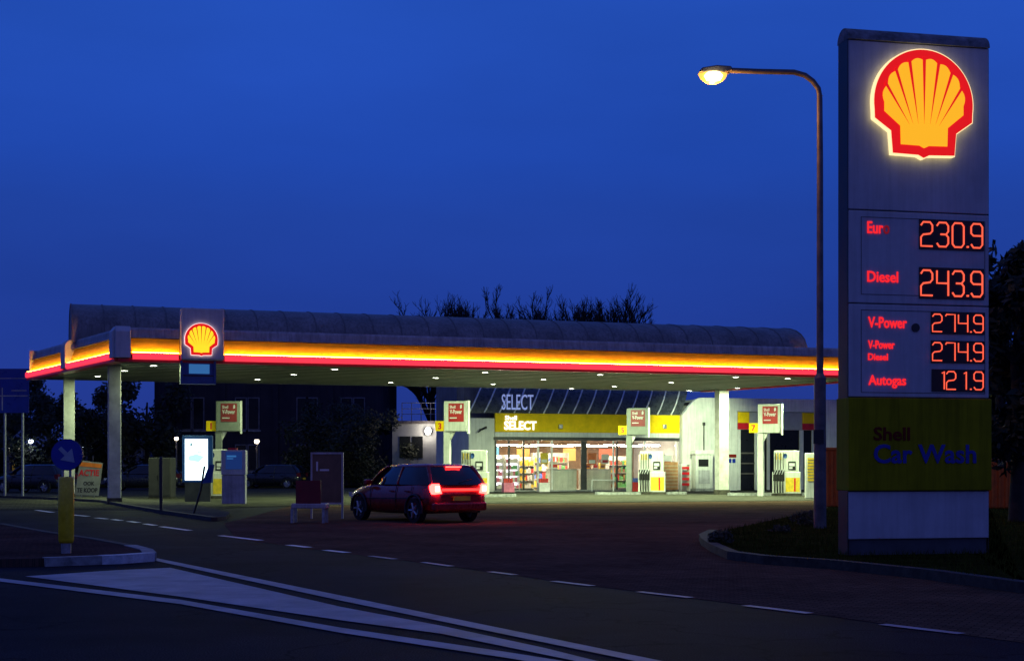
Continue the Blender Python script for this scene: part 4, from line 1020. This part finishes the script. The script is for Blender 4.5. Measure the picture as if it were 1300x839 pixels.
    mb = MB(); mb.box(-.26, .26, -2.115, -2.09, .56, .67); mb.build('number_plate', M['plate_yellow'], t)
    if lit:
        mb = MB(); mb.box(-.57, .57, -2.088, -2.06, .80, .86); mb.build('red_glow_strip', M['glow_strip'], t)  # added band of red glow, echoing the light streaks
        mb = MB(); mb.box(-.22, .22, -1.78, -1.72, 1.385, 1.41); mb.build('high_brake_light', M['tail'], t)
    return t
cr = make_car('dark red car with glowing tail lamps, standing in for red light streaks', M['added_car_red'], True)  # car added where the red light streaks run, painted red to echo them
X, Y = ground(520, 664); cr.location = (X, Y + 1.7, .004); cr.rotation_euler = (0, 0, R(38))
cp = make_car('dark parked car facing away left of the arrow bollard', M['car_dark'], False, 'cars parked at the left edge')
cp.location = (*[v for v in at(44, 600, 74)[:2]], 0); cp.rotation_euler = (0, 0, R(70))
c2 = copy_tree(cp); c2.location = (*at(182, 600, 80)[:2], 0); c2.rotation_euler = (0, 0, R(98)); c2['label'] = 'dark parked car between the front column and the grey cabinet'
c3 = copy_tree(cp); c3.location = (*at(345, 600, 88)[:2], 0); c3.rotation_euler = (0, 0, R(80)); c3['label'] = 'dark parked car in the shadow right of the blue terminal'

# ------------------------------------------------------------------ background buildings
def bldg(name, px0, px1, Y, h, depth, label, wall, cat='building'):
    x0, x1 = (px0 - CX)*Y/F, (px1 - CX)*Y/F
    t = empty(name, ((x0+x1)/2, Y, 0), 0, label, cat); w = x1 - x0
    mb = MB(); mb.box(-w/2, w/2, 0, depth, 0, h); mb.build('wall', wall, t)
    return t, w
t, w = bldg('brick_block', 196, 486, 100, 9.0, 12, 'long dark two-storey block behind the left half of the forecourt', M['navy_brick'])
mb = MB(); mb.box(-w/2 - .2, w/2 + .2, -.2, 12.2, 9.0, 9.3); mb.build('roof', M['roof_tile'], t)
for px in (236, 252, 306, 322, 384, 396, 440, 456):
    x = (px - 341) * 100 / F
    for z0, z1 in ((1.0, 2.9), (3.9, 6.2)):
        mb = MB(); mb.box(x - .42, x + .42, -.05, .02, z0, z1); fr = mb.build('window', M['shed_wall'], t)
        mb = MB(); mb.box(x - .34, x + .34, -.065, -.052, z0 + .08, z1 - .08); mb.build('pane', M['win_dark'], fr)
        mb = MB(); mb.box(x - .52, x + .52, -.12, .02, z0 - .12, z0 - .003); mb.build('sill', M['kerb'], fr)
for px in (228, 283, 350, 420):
    x = (px - 341) * 100 / F; mb = MB(); mb.box(x - .2, x + .2, -.1, .02, 0, 8.9); mb.build('pilaster', M['navy_brick'], t)
t, w = bldg('flat_annexe', 498, 606, 92, 4.1, 9, 'low flat-roofed annexe with a roof railing left of the shop', M['wall_grey'])
mb = MB(); mb.box(-w/2 - .1, w/2 + .1, -.1, 9.1, 4.1, 4.3); mb.build('roof_edge', M['roof_tile'], t)
mb = MB()
for k in range(6): mb.cyl(-w/2 + .6 + k*.62, .4, 4.3, 5.5, .03, 6)
for z in (4.75, 5.1, 5.48): mb.tube([(-w/2 + .6, .4, z), (-w/2 + 3.7, .4, z)], .025, 6)
mb.build('roof_railing', M['steel'], t)
for px in (514, 530):
    x = (px - 552) * 92 / F; mb = MB(); mb.box(x - .35, x + .35, -.04, .02, 1.9, 3.3); mb.build('window', M['win_dark'], t)
x, z = (543 - 552) * 92 / F, CH + (590 - 547) * 92 / F
fl = empty('flood_lamp', (at(543, 590, 91.4)[0], 91.9, z), 0, 'bright white flood lamp on the low annexe wall', 'lamp')
mb = MB(); mb.box(-.2, .2, -.12, .1, -.17, .17); hb_ = mb.build('housing', M['dark_frame'], fl)
mb = MB(); mb.lathe([(0, -.22), (.13, -.18), (.19, -.05), (.19, .05), (.13, .18), (0, .22)], 14, (0, -.2, 0)); mb.build('lens', lamp_mat('flood_lens', (1.0, .88, .70), 30), fl)
point('flood_light', (0, -.6, 0), (1.0, .85, .65), 60, .1, fl)
# house and long shed on the left
Y = 115; x0 = at(2, 0, Y)[0]; x1 = at(78, 0, Y)[0]
t = empty('gabled_house', ((x0+x1)/2, Y, 0), R(14), 'small gabled house with pale roof at the far left', 'house'); w = x1 - x0
mb = MB(); mb.box(-w/2 + .3, w/2 - .3, 0, 7, 0, 2.7); mb.build('wall', M['shed_wall'], t)
mb = MB(); mb.add([(-w/2, -.3, 2.6), (w/2, -.3, 2.6), (w/2, 7.3, 2.6), (-w/2, 7.3, 2.6), (-w/2 + 1.4, 3.5, 4.5), (w/2 - 1.4, 3.5, 4.5)], [(0, 1, 5, 4), (1, 2, 5), (2, 3, 4, 5), (3, 0, 4), (0, 3, 2, 1)]); mb.build('roof', mat('house_roof_blue', (.20, .20, .24), .45, var=.2), t)
for k in (-1.2, .8):
    mb = MB(); mb.box(k - .4, k + .4, -.05, .02, 1.0, 2.1); mb.build('window', M['win_dark'], t)
t, w = bldg('long_shed', 66, 232, 108, 2.9, 7, 'long low shed with a flat eave behind the left columns', M['shed_wall'])
mb = MB(); mb.box(-w/2 - .3, w/2 + .3, -.4, 7.3, 2.9, 3.1); mb.build('roof', M['roof_tile'], t)
for px, m_ in ((210, M['warm_window']), (100, M['win_dark']), (128, M['win_dark']), (178, M['blue_frame']), (190, M['blue_frame'])):
    x = (px - 149) * 108 / F; mb = MB(); mb.box(x - .25, x + .25, -.05, .02, 1.6 if px == 210 else .9, 2.5); fr = mb.build('window', m_, t)
    mb = MB(); mb.box(x - .27, x + .27, -.06, -.051, 2.0, 2.05).box(x - .02, x + .02, -.06, -.051, 1.6, 2.0); mb.build('glazing_bar', M['black'], fr)
# direction board far left
Y = 62; x0, _, z0 = at(-3, 524, Y); x1, _, z1 = at(37, 468, Y)
t = empty('direction_board', ((x0+x1)/2, Y, 0), 0, 'large dark blue road direction board at the left edge above the house', 'road sign'); w = x1 - x0
mb = MB(); mb.box(-w/2, w/2, -.05, .0, z0, z1); b = mb.build('board', M['blue_sign'], t)
mb = MB(); mb.box(-w/2 + .05, w/2 - .05, -.058, -.052, z0 + .72, z0 + .76).box(-w/2 + .05, w/2 - .05, -.058, -.052, z1 - .44, z1 - .41).box(-.06, w/2 - .1, -.058, -.052, z0 + .95, z0 + .99).box(-w/2 + .2, -w/2 + .24, -.058, -.052, z0 + .1, z0 + 1.1); mb.build('lines', M['grey_panel'], b)
mb = MB(); mb.cyl(-w/2 + .3, .06, 0, z1, .06, 8).cyl(w/2 - .3, .06, 0, z1, .06, 8); mb.build('post', M['steel'], t)
# small lamps
def post_lamp(px, py, Y, label, m, e, col, r=.11):
    X, _, z = at(px, py, Y)
    t = empty('path_lamp', (X, Y, 0), 0, label, 'lamp post', 'small far lamps')
    mb = MB(); mb.cyl(0, 0, 0, z - .1, .05, 8); mb.build('post', M['lamp_pole'], t)
    mb = MB(); mb.lathe([(0, -r), (r*.7, -r*.7), (r, 0), (r*.7, r*.7), (0, r)], 12, (0, 0, z)); mb.build('globe', m, t)
    mb = MB(); mb.lathe([(r*1.2, r*.6), (r*.9, r*.95), (0, r*1.15)], 12, (0, 0, z)); mb.build('cap', M['dark_frame'], t)
    point('globe_light', (0, 0, z - .4), col, e, .1, t)
post_lamp(12, 570, 100, 'leftmost small white globe lamp beside the gabled house', M['lamp_white'], 12, (1, .85, .65))
post_lamp(25.5, 570, 100, 'second small white globe lamp before the gabled house', M['lamp_white'], 12, (1, .85, .65))
post_lamp(39, 560, 98, 'bluish white lamp before the roof of the gabled house', M['lamp_cool'], 25, (.8, .9, 1), .16)
post_lamp(107, 568, 102, 'small white lamp right of the blue arrow sign', M['lamp_cool'], 15, (.8, .9, 1), .11)
post_lamp(119, 567, 102, 'small white lamp nearest the front column', M['lamp_cool'], 15, (.8, .9, 1), .11)
post_lamp(224, 556.5, 92, 'small warm lamp just left of the lit poster', M['lamp_white'], 25, (1, .85, .65), .14)
post_lamp(326, 560, 92, 'small warm lamp right of the blue terminal', M['lamp_white'], 35, (1, .8, .55), .17)
# yellow marker post by the parked car, orange containers on the right
X, Y = ground(18.5, 616); tag(MB().box(-.15, .15, -.1, .1, 0, 1.5).build('yellow_marker', M['yellow_paint'], None, (X, Y, 0), bevel=.02), 'yellow upright marker beside the dark car at the left edge', 'marker post')
def container(px0, px1, py0, py1, Y, label):
    x0, _, z1 = at(px0, py0, Y); x1, _, z0 = at(px1, py1, Y)
    t = empty('orange_container', ((x0+x1)/2, Y, .0), R(-6), label, 'container', 'orange containers behind the price pylon'); w = x1 - x0
    mb = MB(); mb.box(-w/2, w/2, 0, 1.4, .1, z1); b = mb.build('container_body', M['orange'], t, bevel=.03)
    mb = MB()
    for k in range(5): mb.box(-w/2 + .05 + k*w/5, -w/2 + .12 + k*w/5, -.05, -.002, .15, z1 - .05)
    mb.build('side_ribs', M['orange'], b)
    mb = MB(); mb.box(-w/2 - .04, w/2 + .04, -.06, 1.44, z1, z1 + .08); mb.build('lid', M['orange'], t)
    mb = MB(); mb.box(-w/2 + .1, -w/2 + .3, 0, .2, 0, .1).box(w/2 - .3, w/2 - .1, 0, .2, 0, .1); mb.build('feet', M['black'], t)
container(1047, 1076, 571, 640, 46, 'orange container seen between lamp pole and price pylon')
container(1248, 1291, 572, 634, 44, 'orange container right of the price pylon under the trees')
# pale box van end / wall behind the pole
t, w = bldg('white_garage', 1045, 1150, 88, 4.6, 6, 'pale garage wall glimpsed between lamp pole and price pylon', M['wall_grey'], 'garage')
mb = MB(); mb.box(-w/2 - .1, w/2 + .1, -.1, 6.1, 4.6, 4.75); mb.build('roof', M['roof_tile'], t)

# ------------------------------------------------------------------ trees
def bare_tree(X, Y, h, label, seed, spread=.8):
    rnd = random.Random(seed)
    t = empty('bare_tree', (X, Y, 0), rnd.uniform(0, 6), label, 'tree', 'bare trees behind the canopy')
    tr = MB(); cr_ = MB()
    def grow(p, d, ln, r, lvl):
        pts = [p]; q = p; dd = d
        for i in range(4):
            dd = (dd + Vector((rnd.uniform(-1, 1), rnd.uniform(-1, 1), rnd.uniform(-.1, .5))) * .15).normalized(); q = q + dd * ln / 4; pts.append(q)
        cr_.tube(pts, max(r, .019), 5 if lvl < 1 else 3, False, max(r * .45, .013))
        if lvl >= 3: return
        for k in range((8, 7, 6)[lvl]):
            i = rnd.choice((1, 2, 3, 4))
            nd = (dd + Vector((rnd.uniform(-1, 1), rnd.uniform(-1, 1), rnd.uniform(-.1, .7))) * .75).normalized()
            grow(pts[i], nd, ln * rnd.uniform(.34, .55), r * .5, lvl + 1)
    tr.tube([(0, 0, 0), (.08, .05, h*.25), (0, .1, h*.5), (.05, .05, h*.72)], h*.024, 8, False, h*.012)
    for k in range(rnd.choice((13, 15, 17))):
        a = rnd.uniform(0, 6.3); e = rnd.uniform(.15, 1.0) * spread
        grow(Vector((0, 0, h * rnd.uniform(.34, .7))), Vector((math.cos(a)*e, math.sin(a)*e, 1)).normalized(), h * rnd.uniform(.28, .42), h*.011, 0)
    k = h / sorted(v[2] for v in cr_.v)[int(len(cr_.v) * .99)]
    for m_ in (tr, cr_): m_.v = [(v[0]*k, v[1]*k, v[2]*k) for v in m_.v]
    tr.build('trunk', M['bark'], t, fix=False); cr_.build('crown', M['bark'], t, fix=False)
for i, (px, py, Yd, lab) in enumerate(((548, 392, 108, 'leftmost bare tree rising behind the canopy roof'), (578, 386, 112, 'wide bare tree second from the left behind the canopy roof'), (604, 392, 108, 'thin bare tree third from the left behind the canopy roof'), (646, 384, 110, 'slim single bare tree in the gap above the canopy roof'), (716, 384, 108, 'bushy bare tree at the left of the right-hand clump above the roof'), (744, 388, 114, 'bare tree in the middle of the right-hand clump above the roof'), (776, 386, 108, 'tallest bare tree of the right-hand clump above the roof'), (806, 388, 112, 'rightmost bare tree above the canopy roof'))):
    X, Yq, z = at(px, py, Yd); bare_tree(X, Yq, z, lab, 20 + i)
def leafy_tree(X, Y, h, rad, label, seed, n=5000, m='leaf', z0=.25, group='dark trees round the station', name='leafy_tree'):
    rnd = random.Random(seed)
    t = empty(name, (X, Y, 0), 0, label, 'tree' if name != 'bush' else 'bush', group)
    tr = MB(); tr.tube([(0, 0, 0), (.1, .05, h*.3), (0, .1, h*.55), (.1, 0, h*.8)], h*.03, 8, True, h*.008)
    for k in range(7):
        a = rnd.uniform(0, 6.3); zz = h * rnd.uniform(.25, .6); tr.tube([(0, 0, zz), (math.cos(a)*rad*.4, math.sin(a)*rad*.4, zz + h*.12), (math.cos(a)*rad*.7, math.sin(a)*rad*.7, zz + h*.22)], h*.012, 6, True, h*.003)
    tr.build('trunk', M['bark'], t, fix=False)
    clumps = []
    for k in range(34):
        a = rnd.uniform(0, 6.3); zz = rnd.uniform(z0, .95); env = math.sin(math.pi*min(1, max(.12, (zz - z0*.6)/(1.05 - z0*.6))))**.6
        rr = rad * env * math.sqrt(rnd.uniform(.15, 1)); clumps.append((math.cos(a)*rr, math.sin(a)*rr, zz*h, rad*rnd.uniform(.16, .34)))
    cr_ = MB(); sz = max(.07, h*.020) if name != 'bush' else .03 + .015*h
    for i in range(n):
        cx, cy_, cz, cr2 = rnd.choice(clumps)
        v = Vector((rnd.gauss(0, 1), rnd.gauss(0, 1), rnd.gauss(0, 1))).normalized() * cr2 * rnd.uniform(.3, 1.1)
        p = Vector((cx, cy_, max(.1, cz))) + v; p.z = max(.15, p.z)
        e1 = Vector((rnd.gauss(0, 1), rnd.gauss(0, 1), rnd.gauss(0, 1))).normalized(); e2 = e1.orthogonal().normalized(); s_ = sz*rnd.uniform(.6, 1.5)
        cr_.add([p - e1*s_, p + e2*s_*.5, p + e1*s_, p - e2*s_*.5], [(0, 1, 2, 3)])
    cr_.build('crown', M[m], t, fix=False)
for i, (px, Yd, py, rad, lab) in enumerate(((1290, 34, 296, 1.9, 'tall dark leafy tree at the right edge beside the price pylon'), (1340, 36, 310, 2.2, 'dark leafy tree cut by the right edge of the photo'), (1268, 52, 345, 2.0, 'dark leafy tree deeper behind the right side of the price pylon'), (1220, 58, 420, 2.4, 'dark tree hidden mostly behind the price pylon'))):
    X, Yq, z = at(px, py, Yd); leafy_tree(X, Yq, z, rad, lab, 40 + i, 7000)
for i, (px, Yd, z, rad, lab) in enumerate(((20, 125, 9.4, 3.2, 'dark tree crown at the far left above the direction board'), (62, 100, 6.3, 3.0, 'dark tree behind the left rear column'), (112, 96, 6.4, 2.6, 'dark tree between the two left columns'), (185, 98, 7.2, 3.2, 'broad dark tree right of the front column'), (420, 94, 5.4, 2.6, 'dark bushy tree before the long dark block'), (464, 92, 5.0, 2.6, 'dark bushy tree left of the low annexe'), (-20, 118, 8.6, 3.2, 'dark tree cut by the left edge of the photo'))):
    X, Yq, _ = at(px, 500, Yd); leafy_tree(X, Yq, z, rad * 1.15, lab, 60 + i, 9000, 'leaf' if i % 2 else 'leaf_b', .12)
for i, (px, py, h, rad, lab) in enumerate(((1024, 668, .42, .34, 'scrubby low bush at the foot of the street lamp'), (992, 676, .22, .22, 'tiny bush on the grass tip left of the street lamp'), (915, 690, .3, .25, 'tuft of weeds at the tip of the grass island'), (1290, 640, 1.6, 1.0, 'dark bush under the trees right of the price pylon'))):
    X, Y = ground(px, py, .1); leafy_tree(X, Y, h, rad, lab, 80 + i, 700 if i < 3 else 2500, 'leaf_b', .15, 'bushes by the price pylon', 'bush')
# a low brick wall on the far side, closing the view
